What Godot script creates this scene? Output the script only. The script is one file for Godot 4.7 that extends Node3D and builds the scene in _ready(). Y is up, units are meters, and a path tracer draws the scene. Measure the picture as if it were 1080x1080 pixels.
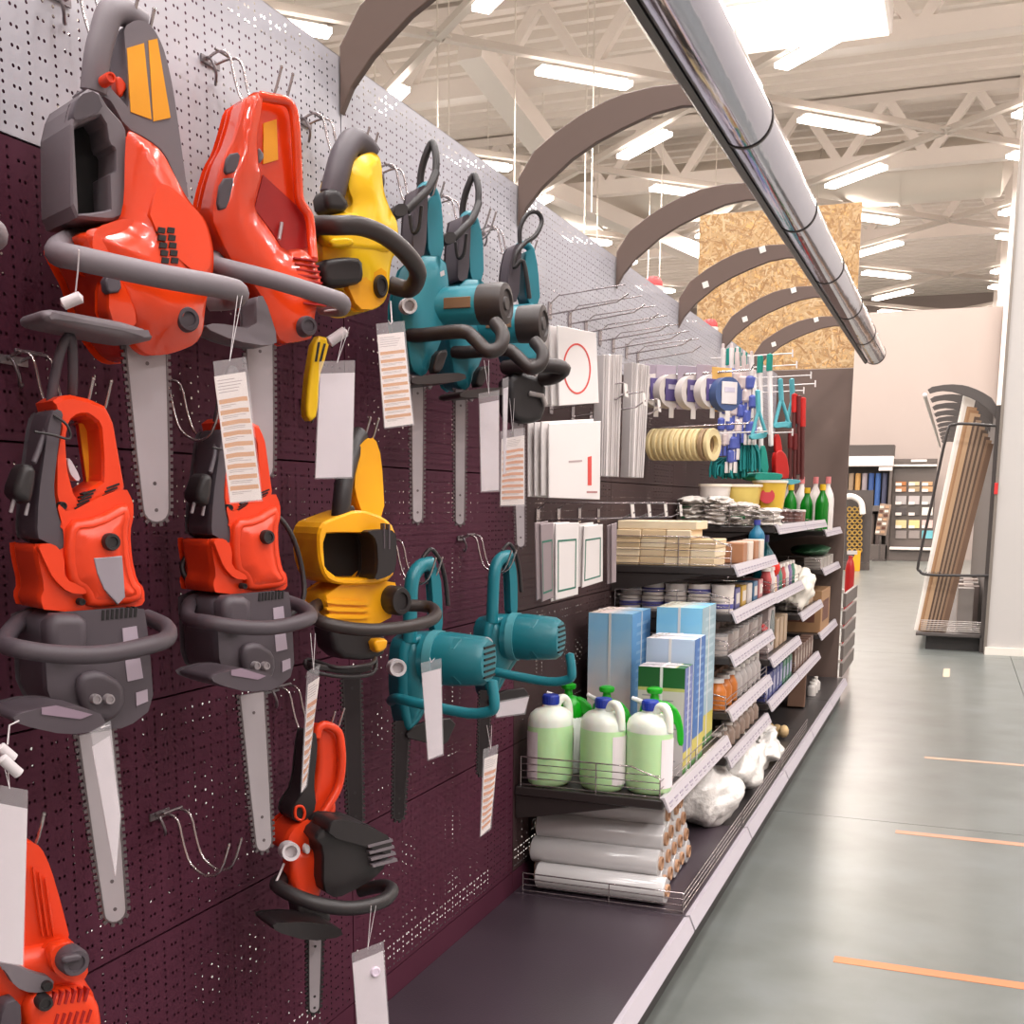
extends Node3D

# ---------------------------------------------------------------- lens: a pixel of the 1080x1080 photograph gives a direction
const FOCAL := 1207.7
const MID := Vector2(540.0, 722.6)
const EYE := Vector3(1.2083, 1.3483, 0.0)
const YAW := 0.3664
const PITCH := -0.1584
const ROLL := 0.0073
var look := Vector3.ZERO
var side := Vector3.ZERO
var head := Vector3.ZERO

func aim() -> void:
	look = Vector3(-sin(YAW) * cos(PITCH), sin(PITCH), -cos(YAW) * cos(PITCH))
	var r := Vector3(cos(YAW), 0, -sin(YAW))
	var u := r.cross(look)
	side = r * cos(ROLL) + u * sin(ROLL)
	head = u * cos(ROLL) - r * sin(ROLL)

func ray(u: float, v: float) -> Vector3:
	return look * FOCAL + side * (u - MID.x) + head * (MID.y - v)

func on_x(u: float, v: float, x: float) -> Vector3:
	var d := ray(u, v)
	return EYE + d * ((x - EYE.x) / d.x)

func on_y(u: float, v: float, y: float) -> Vector3:
	var d := ray(u, v)
	return EYE + d * ((y - EYE.y) / d.y)

func on_z(u: float, v: float, z: float) -> Vector3:
	var d := ray(u, v)
	return EYE + d * ((z - EYE.z) / d.z)

# ---------------------------------------------------------------- mesh building
class MB:
	var v := PackedVector3Array()
	var n := PackedVector3Array()
	var t := PackedInt32Array()
	var w := PackedVector2Array()

	func put(p: Vector3, nn: Vector3, uv := Vector2.ZERO) -> int:
		v.append(p)
		n.append(nn)
		w.append(uv)
		return v.size() - 1

	func tri(a: int, b: int, c: int) -> void:
		var g := (v[b] - v[a]).cross(v[c] - v[a])
		t.append(a)
		if g.dot(n[a] + n[b] + n[c]) > 0.0:
			t.append(c)
			t.append(b)
		else:
			t.append(b)
			t.append(c)

	func quad(a: Vector3, b: Vector3, c: Vector3, d: Vector3, nn: Vector3) -> void:
		var i := put(a, nn, Vector2(0, 1))
		put(b, nn, Vector2(1, 1))
		put(c, nn, Vector2(1, 0))
		put(d, nn, Vector2(0, 0))
		tri(i, i + 1, i + 2)
		tri(i, i + 2, i + 3)

	func box(c: Vector3, s: Vector3, b := Basis.IDENTITY) -> void:
		var h := s * 0.5
		for ax in 3:
			for sg in [-1.0, 1.0]:
				var nn := Vector3.ZERO
				nn[ax] = sg
				var e1 := Vector3.ZERO
				var e2 := Vector3.ZERO
				e1[(ax + 1) % 3] = h[(ax + 1) % 3]
				e2[(ax + 2) % 3] = h[(ax + 2) % 3]
				if ax == 0:
					var q := e1
					e1 = e2
					e2 = q
				var o := nn * h[ax]
				quad(c + b * (o - e1 - e2), c + b * (o + e1 - e2), c + b * (o + e1 + e2), c + b * (o - e1 + e2), b * nn)

	func beam(a: Vector3, b: Vector3, wide: float, high: float) -> void:
		var d := b - a
		var z := d.normalized()
		var x := Vector3.UP.cross(z)
		x = Vector3.RIGHT if x.length() < 0.01 else x.normalized()
		var y := z.cross(x)
		box((a + b) * 0.5, Vector3(wide, high, d.length()), Basis(x, y, z))

	func rbox(c: Vector3, s: Vector3, bev: float, b := Basis.IDENTITY) -> void:
		var h := s * 0.5
		var k := bev
		var poly := PackedVector2Array([Vector2(-h.x + k, -h.y), Vector2(h.x - k, -h.y), Vector2(h.x, -h.y + k), Vector2(h.x, h.y - k), Vector2(h.x - k, h.y), Vector2(-h.x + k, h.y), Vector2(-h.x, h.y - k), Vector2(-h.x, -h.y + k)])
		extrude(poly, Transform3D(b, c), -h.z, h.z, bev, false, 1)

	# poly in the x, y plane of xf; depth along its z
	func extrude(poly: PackedVector2Array, xf: Transform3D, d0: float, d1: float, bev: float, soft := true, steps := 2, dome := 0.0) -> void:
		var p := poly
		if not Geometry2D.is_polygon_clockwise(p):
			p = p.duplicate()
			p.reverse()
		var m := p.size()
		var en := PackedVector2Array()
		for i in m:
			var e := (p[(i + 1) % m] - p[i]).normalized()
			en.append(Vector2(e.y, -e.x) * -1.0)
		var vn := PackedVector2Array()
		var mi := PackedVector2Array()
		for i in m:
			var a := en[(i + m - 1) % m]
			var b := en[i]
			var s := a + b
			vn.append(s.normalized() if s.length() > 0.01 else b)
			mi.append(s / maxf(0.5, 1.0 + a.dot(b)))
		# outward test
		var c0 := Vector2.ZERO
		var area := 0.0
		for i in m:
			area += p[i].cross(p[(i + 1) % m])
			c0 += p[i]
		var flip := 1.0
		var probe := p[0] + vn[0] * 0.0001
		if Geometry2D.is_point_in_polygon(probe, p):
			flip = -1.0
		var zb := xf.basis.z
		bev = minf(bev, (d1 - d0) * 0.5)
		var rings := []
		if bev > 0.00001:
			for j in range(steps, -1, -1):
				var g := j * PI * 0.5 / steps
				rings.append([bev * (1.0 - cos(g)), d0 + bev - bev * sin(g), cos(g), -sin(g)])
			for j in range(0, steps + 1):
				var g := j * PI * 0.5 / steps
				rings.append([bev * (1.0 - cos(g)), d1 - bev + bev * sin(g), cos(g), sin(g)])
		else:
			rings = [[0.0, d0, 1.0, 0.0], [0.0, d1, 1.0, 0.0]]
		if soft:
			var base := []
			for r in rings:
				base.append(v.size())
				for i in m:
					var q: Vector2 = p[i] - mi[i] * flip * r[0]
					var nn: Vector3 = xf.basis * Vector3(vn[i].x * flip * r[2], vn[i].y * flip * r[2], r[3])
					put(xf * Vector3(q.x, q.y, r[1]), nn.normalized(), q)
			for k in range(rings.size() - 1):
				for i in m:
					var i2 := (i + 1) % m
					tri(base[k] + i, base[k] + i2, base[k + 1] + i2)
					tri(base[k] + i, base[k + 1] + i2, base[k + 1] + i)
		else:
			for k in range(rings.size() - 1):
				var ra = rings[k]
				var rb = rings[k + 1]
				for i in m:
					var i2 := (i + 1) % m
					var a2: Vector2 = p[i] - mi[i] * flip * ra[0]
					var b2: Vector2 = p[i2] - mi[i2] * flip * ra[0]
					var c2: Vector2 = p[i2] - mi[i2] * flip * rb[0]
					var d2: Vector2 = p[i] - mi[i] * flip * rb[0]
					var co: float = (ra[2] + rb[2]) * 0.5
					var si: float = (ra[3] + rb[3]) * 0.5
					var nn := (xf.basis * Vector3(en[i].x * flip * co, en[i].y * flip * co, si)).normalized()
					quad(xf * Vector3(a2.x, a2.y, ra[1]), xf * Vector3(b2.x, b2.y, ra[1]), xf * Vector3(c2.x, c2.y, rb[1]), xf * Vector3(d2.x, d2.y, rb[1]), nn)
		for e in [0, rings.size() - 1]:
			var q := PackedVector2Array()
			for i in m:
				q.append(p[i] - mi[i] * flip * rings[e][0])
			var ix := Geometry2D.triangulate_polygon(q)
			if ix.is_empty():
				q = p
				ix = Geometry2D.triangulate_polygon(p)
			var nz := zb.normalized() * (-1.0 if e == 0 else 1.0)
			if dome > 0.0 and e > 0:
				swell(q, ix, xf, rings[e][1], dome)
				continue
			var b0 := v.size()
			for i in m:
				put(xf * Vector3(q[i].x, q[i].y, rings[e][1]), nz, q[i])
			for i in range(0, ix.size(), 3):
				tri(b0 + ix[i], b0 + ix[i + 1], b0 + ix[i + 2])

	# a cap that swells towards its middle
	func swell(q: PackedVector2Array, ix: PackedInt32Array, xf: Transform3D, d: float, dome: float) -> void:
		var reach := 0.0001
		for i in range(0, ix.size(), 3):
			reach = maxf(reach, rim(q, (q[ix[i]] + q[ix[i + 1]] + q[ix[i + 2]]) / 3.0))
		var cuts := 7
		for i in range(0, ix.size(), 3):
			var b0 := v.size()
			for a in cuts + 1:
				for b in cuts + 1 - a:
					var p := (q[ix[i]] * (cuts - a - b) + q[ix[i + 1]] * a + q[ix[i + 2]] * b) / cuts
					var h := dome * lift(rim(q, p) / reach)
					var hx := dome * lift(rim(q, p + Vector2(0.002, 0)) / reach)
					var hy := dome * lift(rim(q, p + Vector2(0, 0.002)) / reach)
					put(xf * Vector3(p.x, p.y, d + h), (xf.basis * Vector3((h - hx) / 0.002, (h - hy) / 0.002, 1.0)).normalized(), p)
			var row := b0
			for a in cuts:
				var n_row := cuts + 1 - a
				for b in n_row - 1:
					tri(row + b, row + b + 1, row + n_row + b)
					if b < n_row - 2:
						tri(row + b + 1, row + n_row + b + 1, row + n_row + b)
				row += n_row

	func lift(f: float) -> float:
		var k := clampf(f, 0.0, 1.0)
		return 1.0 - (1.0 - k) * (1.0 - k)

	func rim(q: PackedVector2Array, p: Vector2) -> float:
		var best := 1e9
		for i in q.size():
			best = minf(best, p.distance_squared_to(Geometry2D.get_closest_point_to_segment(p, q[i], q[(i + 1) % q.size()])))
		return sqrt(best)

	# a frame between two closed outlines, resampled round the middle of the inner one
	func frame(outer: PackedVector2Array, inner: PackedVector2Array, xf: Transform3D, d0: float, d1: float, round_by := 0.0) -> void:
		var c := Vector2.ZERO
		for q in inner:
			c += q
		c /= inner.size()
		var m := 40
		var po := PackedVector2Array()
		var pi := PackedVector2Array()
		for i in m:
			var g := TAU * i / m
			var far := c + Vector2(cos(g), sin(g)) * 10.0
			for which in 2:
				var poly: PackedVector2Array = outer if which == 0 else inner
				var best := c
				var most := -1.0
				for j in poly.size():
					var hit = Geometry2D.segment_intersects_segment(c, far, poly[j], poly[(j + 1) % poly.size()])
					if hit != null and c.distance_to(hit) > most:
						most = c.distance_to(hit)
						best = hit
				if which == 0:
					po.append(best)
				else:
					pi.append(best)
		var k := round_by
		var rings := [[po, 1.0, d0, 0.0], [po, 1.0, d1 - k, 0.0], [po, 1.0 - k * 12.0, d1, 1.0], [pi, 1.0 + k * 12.0, d1, 1.0], [pi, 1.0, d1 - k, 0.0], [pi, 1.0, d0, 0.0], [po, 1.0, d0, 0.0]]
		for r in range(rings.size() - 1):
			var ra = rings[r]
			var rb = rings[r + 1]
			for i in m:
				var i2 := (i + 1) % m
				var a := xf * Vector3(c.x + (ra[0][i].x - c.x) * ra[1], c.y + (ra[0][i].y - c.y) * ra[1], ra[2])
				var b := xf * Vector3(c.x + (ra[0][i2].x - c.x) * ra[1], c.y + (ra[0][i2].y - c.y) * ra[1], ra[2])
				var e := xf * Vector3(c.x + (rb[0][i2].x - c.x) * rb[1], c.y + (rb[0][i2].y - c.y) * rb[1], rb[2])
				var d := xf * Vector3(c.x + (rb[0][i].x - c.x) * rb[1], c.y + (rb[0][i].y - c.y) * rb[1], rb[2])
				var nn := (b - a).cross(e - b) if (b - a).cross(e - b).length() > 1e-12 else (e - b).cross(d - e)
				if nn.length() < 1e-14:
					continue
				nn = nn.normalized()
				var radial := (xf.basis * Vector3(cos(TAU * i / m), sin(TAU * i / m), 0)).normalized()
				var want := radial
				if r == 1:
					want = radial + xf.basis.z
				elif r == 2:
					want = xf.basis.z
				elif r == 3:
					want = xf.basis.z - radial
				elif r == 4:
					want = -radial
				elif r == 5:
					want = -xf.basis.z
				if nn.dot(want) < 0.0:
					nn = -nn
				quad(a, b, e, d, nn)

	# round or oval bar along a path; flat squeezes it along the given axis
	func tube(path: Array, r, seg := 8, closed := false, axis := Vector3.ZERO, flat := 1.0, caps := true) -> void:
		var m := path.size()
		var prev := Vector3.ZERO
		var base := v.size()
		for i in m:
			var a: Vector3 = path[(i + m - 1) % m] if (closed or i > 0) else path[0]
			var b: Vector3 = path[(i + 1) % m] if (closed or i < m - 1) else path[m - 1]
			var tan := (b - a).normalized()
			var s: Vector3
			var o: Vector3
			if axis != Vector3.ZERO:
				s = tan.cross(axis).normalized()
				o = s.cross(tan).normalized()
			else:
				if prev == Vector3.ZERO:
					prev = Vector3.UP if absf(tan.y) < 0.9 else Vector3.RIGHT
				s = (prev - tan * prev.dot(tan)).normalized()
				prev = s
				o = s.cross(tan).normalized()
			var rad: float = r[i] if r is Array else r
			for j in seg:
				var g := TAU * j / seg
				var nn := s * cos(g) + o * sin(g)
				put(path[i] + s * cos(g) * rad + o * sin(g) * rad * flat, nn, Vector2(float(j) / seg, float(i)))
		var last := m if closed else m - 1
		for i in last:
			var k := base + i * seg
			var k2 := base + ((i + 1) % m) * seg
			for j in seg:
				var j2 := (j + 1) % seg
				tri(k + j, k + j2, k2 + j2)
				tri(k + j, k2 + j2, k2 + j)
		if caps and not closed:
			for e in [0, m - 1]:
				var to: Vector3 = (path[0] - path[1] if e == 0 else path[m - 1] - path[m - 2]).normalized()
				var rad: float = r[e] if r is Array else r
				var c := put(path[e] + to * rad * 0.45, to)
				var rb := v.size()
				for j in seg:
					put(v[base + e * seg + j], (n[base + e * seg + j] + to).normalized())
				for j in seg:
					tri(c, rb + j, rb + (j + 1) % seg)

	# profile of (radius, height) turned about the y axis of xf
	func lathe(prof: Array, seg: int, xf := Transform3D.IDENTITY, oval := Vector2.ONE) -> void:
		var m := prof.size()
		var sn := []
		for i in range(m - 1):
			var d: Vector2 = prof[i + 1] - prof[i]
			sn.append(Vector2(d.y, -d.x).normalized())
		for i in range(m - 1):
			var na: Vector2 = sn[i]
			var nb: Vector2 = sn[i]
			if i > 0 and sn[i - 1].dot(sn[i]) > 0.72:
				na = (sn[i - 1] + sn[i]).normalized()
			if i < m - 2 and sn[i + 1].dot(sn[i]) > 0.72:
				nb = (sn[i + 1] + sn[i]).normalized()
			var b0 := v.size()
			for j in seg + 1:
				var g := TAU * j / seg
				for e in 2:
					var p: Vector2 = prof[i + e]
					var q: Vector2 = na if e == 0 else nb
					put(xf * Vector3(cos(g) * p.x * oval.x, p.y, sin(g) * p.x * oval.y), (xf.basis * Vector3(cos(g) * q.x, q.y, sin(g) * q.x)).normalized(), Vector2(float(j) / seg, 1.0 - float(i + e) / (m - 1)))
			for j in seg:
				var k := b0 + j * 2
				tri(k, k + 2, k + 3)
				tri(k, k + 3, k + 1)

	func ball(c: Vector3, r: Vector3, seg := 10) -> void:
		var prof := []
		for i in seg / 2 + 1:
			var g := PI * i / (seg / 2)
			prof.append(Vector2(sin(g), -cos(g)))
		lathe(prof, seg, Transform3D(Basis.from_scale(r), c))

	func mesh() -> ArrayMesh:
		var a := []
		a.resize(Mesh.ARRAY_MAX)
		a[Mesh.ARRAY_VERTEX] = v
		a[Mesh.ARRAY_NORMAL] = n
		a[Mesh.ARRAY_TEX_UV] = w
		a[Mesh.ARRAY_INDEX] = t
		var o := ArrayMesh.new()
		o.add_surface_from_arrays(Mesh.PRIMITIVE_TRIANGLES, a)
		return o

# ---------------------------------------------------------------- things and their parts
var counts := {}
var at_origin := {}

func numbered(called: String) -> String:
	var k: int = counts.get(called, 0)
	counts[called] = k + 1
	return called if k == 0 else "%s_%03d" % [called, k]

func thing(called: String, label: String, category: String, at := Vector3.ZERO, group := "", local := false) -> Node3D:
	var o := Node3D.new()
	o.name = numbered(called)
	add_child(o)
	o.position = at
	tag(o, label, category, group)
	if local:
		at_origin[o] = true
	return o

func tag(o: Node, label: String, category: String, group := "") -> void:
	o.set_meta("label", label)
	o.set_meta("category", category)
	if group:
		o.set_meta("group", group)

func part(parent: Node3D, called: String, mb: MB, m: Material, label := "") -> MeshInstance3D:
	return part_mesh(parent, called, mb.mesh(), m, label)

func part_mesh(parent: Node3D, called: String, mesh: ArrayMesh, m: Material, label := "") -> MeshInstance3D:
	var o := MeshInstance3D.new()
	o.name = called
	o.mesh = mesh
	o.material_override = m
	parent.add_child(o, true)
	if parent.get_parent() == self and not at_origin.has(parent):
		o.position = -parent.position
	if label:
		o.set_meta("label", label)
	return o

func single(called: String, mb: MB, m: Material, label: String, category: String, group := "") -> MeshInstance3D:
	var o := MeshInstance3D.new()
	o.name = numbered(called)
	o.mesh = mb.mesh()
	o.material_override = m
	add_child(o)
	tag(o, label, category, group)
	return o

func structure(called: String, mb: MB, m: Material) -> MeshInstance3D:
	var o := MeshInstance3D.new()
	o.name = called
	o.mesh = mb.mesh()
	o.material_override = m
	add_child(o, true)
	o.set_meta("kind", "structure")
	return o

func copy(o: Node3D, at: Vector3, turn := 0.0, label := "", group := "") -> Node3D:
	var base_name: String = String(o.name).rstrip("0123456789").rstrip("_")
	var c: Node3D = o.duplicate()
	c.name = numbered(base_name)
	add_child(c)
	c.position = at
	c.rotation.y = turn
	if label:
		c.set_meta("label", label)
	if group:
		c.set_meta("group", group)
	return c

# ---------------------------------------------------------------- materials
var mats := {}

func paint(col: Color, rough := 0.5, metal := 0.0, o := {}) -> StandardMaterial3D:
	var key := "%s %s %s %s" % [col, rough, metal, o]
	if mats.has(key):
		return mats[key]
	var m := StandardMaterial3D.new()
	m.albedo_color = col
	m.roughness = rough
	m.metallic = metal
	for k in o:
		m.set(k, o[k])
	mats[key] = m
	return m

func hexc(s: String) -> Color:
	return Color.html(s)

func noise_tex(freq: float, ramp: Array, sz := 256, sd := 1, kind := FastNoiseLite.TYPE_SIMPLEX_SMOOTH, oct := 4) -> NoiseTexture2D:
	var f := FastNoiseLite.new()
	f.noise_type = kind
	f.frequency = freq
	f.fractal_octaves = oct
	f.seed = sd
	var x := NoiseTexture2D.new()
	x.noise = f
	x.seamless = true
	x.width = sz
	x.height = sz
	if ramp.size():
		var g := Gradient.new()
		g.offsets = PackedFloat32Array(ramp.map(func(r): return r[0]))
		g.colors = PackedColorArray(ramp.map(func(r): return r[1]))
		x.color_ramp = g
	return x

func relief(freq: float, sz := 256, sd := 3, strength := 4.0) -> NoiseTexture2D:
	var x := noise_tex(freq, [], sz, sd)
	x.as_normal_map = true
	x.bump_strength = strength
	return x

func chaikin(p: PackedVector2Array, times: int) -> PackedVector2Array:
	var q := p
	for k in times:
		var o := PackedVector2Array()
		for i in q.size():
			var a := q[i]
			var b := q[(i + 1) % q.size()]
			o.append(a.lerp(b, 0.22))
			o.append(a.lerp(b, 0.78))
		q = o
	return q

func curve(path: Array, sub := 4, closed := false) -> Array:
	var m := path.size()
	var o := []
	var last := m if closed else m - 1
	for i in last:
		var p0 = path[(i - 1 + m) % m] if (closed or i > 0) else path[0]
		var p1 = path[i]
		var p2 = path[(i + 1) % m]
		var p3 = path[(i + 2) % m] if (closed or i < m - 2) else path[m - 1]
		for k in sub:
			o.append(p1.cubic_interpolate(p2, p0, p3, float(k) / sub))
	if not closed:
		o.append(path[m - 1])
	return o

# ---------------------------------------------------------------- camera, light, exposure
const LAMP := Color(1.0, 0.985, 0.98)
const LAMP_FAR := Color(1.0, 0.945, 0.905)
const LAMP_ENERGY := 19.0

func make_camera() -> void:
	aim()
	var c := Camera3D.new()
	c.name = "camera"
	c.projection = Camera3D.PROJECTION_FRUSTUM
	c.near = 0.05
	c.far = 200.0
	c.size = 1080.0 / FOCAL * c.near
	c.frustum_offset = Vector2((540.0 - MID.x) / FOCAL, (MID.y - 540.0) / FOCAL) * c.near
	c.transform = Transform3D(Basis(side, head, -look), EYE)
	add_child(c)
	c.current = true

func make_environment() -> void:
	var e := Environment.new()
	e.background_mode = Environment.BG_COLOR
	e.background_color = Color(0.95, 0.88, 0.84)
	e.tonemap_mode = Environment.TONE_MAPPER_LINEAR
	e.tonemap_exposure = 1.0
	e.sdfgi_enabled = true
	e.ssao_enabled = true
	e.ssil_enabled = true
	var w := WorldEnvironment.new()
	w.name = "surroundings"
	w.environment = e
	add_child(w)

# ---------------------------------------------------------------- the hall
var arm_material: Material
var lamp_shell: MB
var lamp_face: MB

func hall() -> void:
	var tone := noise_tex(0.008, [[0.0, Color(0.84, 0.84, 0.82)], [0.45, Color(0.92, 0.92, 0.90)], [1.0, Color(1, 1, 1)]], 1024, 11, FastNoiseLite.TYPE_SIMPLEX_SMOOTH, 6)
	var concrete := paint(Color(0.45, 0.465, 0.46), 0.3, 0.0, {"albedo_texture": tone, "uv1_triplanar": true, "uv1_world_triplanar": true, "uv1_scale": Vector3(0.28, 0.28, 0.28)})
	var floor_node := Node3D.new()
	floor_node.name = "floor"
	floor_node.set_meta("kind", "structure")
	add_child(floor_node)
	# slabs between the saw-cut joints; the nearest joint lies where the photograph shows it
	var zs := [10.0, 0.96, -5.045, -11.05, -17.0, -23.0, -29.0, -36.0, -46.0, -60.0]
	var xs := [-26.0, -16.3, -10.3, -4.3, 1.735, 7.75, 14.0]
	for i in range(zs.size() - 1):
		for j in range(xs.size() - 1):
			var s := MB.new()
			var g := 0.0022
			s.box(Vector3((xs[j] + xs[j + 1]) * 0.5, -0.06, (zs[i] + zs[i + 1]) * 0.5), Vector3(xs[j + 1] - xs[j] - g * 2, 0.12, zs[i] - zs[i + 1] - g * 2))
			part(floor_node, "slab", s, concrete)
	var under := MB.new()
	under.box(Vector3(-6, -0.17, -25), Vector3(40.2, 0.1, 70.2))
	part(floor_node, "joint_filler", under, paint(Color(0.2, 0.19, 0.18), 0.9))

	# orange floor tape
	for q in [[0.946, 2.9, -3.40, 0.05, 0], [1.05, 2.9, -4.90, 0.05, 1], [1.124, 2.9, -6.46, 0.05, 2], [1.18, 1.23, -9.9, 0.5, 3]]:
		var s := MB.new()
		s.box(Vector3((q[0] + q[1]) * 0.5, 0.0006, q[2]), Vector3(q[1] - q[0], 0.0012, q[3]))
		var lab: String = ["bright orange tape strip across the aisle beside the empty shelf deck", "faded orange tape strip just past the concrete joint", "worn orange tape strip further down the aisle", "short rubbed orange tape piece near the moulding rack"][q[4]]
		single("floor_tape", s, paint([hexc("b9774f"), hexc("b0846a"), hexc("ab8d78"), hexc("b8a68f")][q[4]], 0.55), lab, "tape")

	var white := paint(Color(0.68, 0.635, 0.615), 0.75)
	var cream := paint(Color(0.72, 0.70, 0.685), 0.7)
	var w := MB.new()
	w.box(Vector3(-7, 5.6, -60.1), Vector3(40, 11.6, 0.2))
	structure("wall_far", w, white)
	w = MB.new()
	w.box(Vector3(-26.1, 5.6, -25), Vector3(0.2, 11.6, 70))
	structure("wall_left", w, white)
	w = MB.new()
	w.box(Vector3(14.1, 5.6, -25), Vector3(0.2, 11.6, 70))
	structure("wall_right", w, white)
	w = MB.new()
	w.box(Vector3(-6, 5.6, 10.1), Vector3(40, 11.6, 0.2))
	structure("wall_back", w, white)
	# partition behind the far displays, open above
	w = MB.new()
	w.box(Vector3(-9, 3.05, -31.1), Vector3(26, 6.1, 0.2))
	structure("wall_partition", w, white)
	# the white wall end on the right of the aisle
	w = MB.new()
	w.box(Vector3(1.533 + 2.5, 4.3, -11.3 - 0.11), Vector3(5.0, 8.6, 0.22))
	structure("wall_aisle", w, cream)
	var b := MB.new()
	b.box(Vector3(1.533 + 2.5, 0.035, -11.285), Vector3(5.03, 0.07, 0.03))
	structure("baseboard_aisle", b, paint(Color(0.86, 0.84, 0.8), 0.5))
	b = MB.new()
	b.box(Vector3(1.52, 4.3, -11.30), Vector3(0.026, 8.6, 0.03))
	structure("trim_1", b, paint(Color(0.55, 0.52, 0.49), 0.35, 0.6))

	# trapezoid roof deck: ribs run across the hall
	var deck := Node3D.new()
	deck.name = "ceiling"
	deck.set_meta("kind", "structure")
	add_child(deck)
	var plate := MB.new()
	plate.box(Vector3(-6, 11.35, -25), Vector3(40.4, 0.1, 70.4))
	var deck_m := paint(Color(0.89, 0.86, 0.83), 0.6)
	part(deck, "roof_plate", plate, deck_m)
	var rib := MB.new()
	rib.extrude(PackedVector2Array([Vector2(-0.15, 0), Vector2(-0.09, -0.16), Vector2(0.09, -0.16), Vector2(0.15, 0)]), Transform3D(Basis(Vector3(0, 0, 1), Vector3.UP, Vector3(-1, 0, 0)), Vector3.ZERO), -20, 20, 0.0, false)
	var rib_mesh := rib.mesh()
	for i in 110:
		var o := part_mesh(deck, "deck_rib", rib_mesh, deck_m)
		o.position = Vector3(-6, 11.3, 8.0 - i * 0.62)

	girders()
	braces()
	ducts()

func girders() -> void:
	var steel := paint(Color(0.90, 0.87, 0.845), 0.5)
	# lattice girders across the hall
	for k in 6:
		var z := 1.3 - 8.0 * k
		var g := thing("roof_girder", ["white lattice roof girder over the aisle entrance", "white lattice roof girder above the chainsaw wall", "white lattice roof girder passing behind the first dark arch", "white lattice roof girder above the wood strand panel", "white lattice roof girder over the white partition", "white lattice roof girder beyond the white partition"][k], "girder", Vector3(-6, 9.35, z))
		var m := MB.new()
		m.box(Vector3(-6, 9.55, z), Vector3(39.8, 0.36, 0.3))
		part(g, "bottom_chord", m, steel)
		m = MB.new()
		m.box(Vector3(-6, 11.0, z), Vector3(39.8, 0.2, 0.26))
		part(g, "top_chord", m, steel)
		var dia := MB.new()
		dia.beam(Vector3(0, 0, 0), Vector3(1.0, 1.45, 0), 0.2, 0.2)
		var dm := dia.mesh()
		for i in 19:
			for s in [1.0, -1.0]:
				var o := part_mesh(g, "diagonal", dm, steel)
				o.position = Vector3(-18.0 + 2.0 * i, 0.2, 0.0)
				o.scale = Vector3(s, 1, 1)
	# raking struts, broad and white, between the girders
	for q in [[Vector3(-7.6, 9.5, -20.6), Vector3(-7.3, 8.6, -24.4), "broad white raking roof strut seen between the first two arches"], [Vector3(-9.9, 9.6, -28.9), Vector3(-6.0, 8.3, -34.0), "broad white raking roof strut behind the second dark arch"]]:
		var m := MB.new()
		m.beam(q[0], q[1], 0.5, 0.4)
		single("roof_strut", m, steel, q[2], "strut")
	# column against the right side, seen past the white wall end
	for k in 4:
		var m := MB.new()
		m.box(Vector3(2.12, 5.6, -22.7 - 8.0 * k), Vector3(0.4, 11.2, 0.4))
		single("steel_column", m, steel, ["white steel column rising behind the wall end, first of its row", "white steel column in second place of its row", "white steel column in third place of its row", "white steel column in fourth place of its row"][k], "column")

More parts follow.
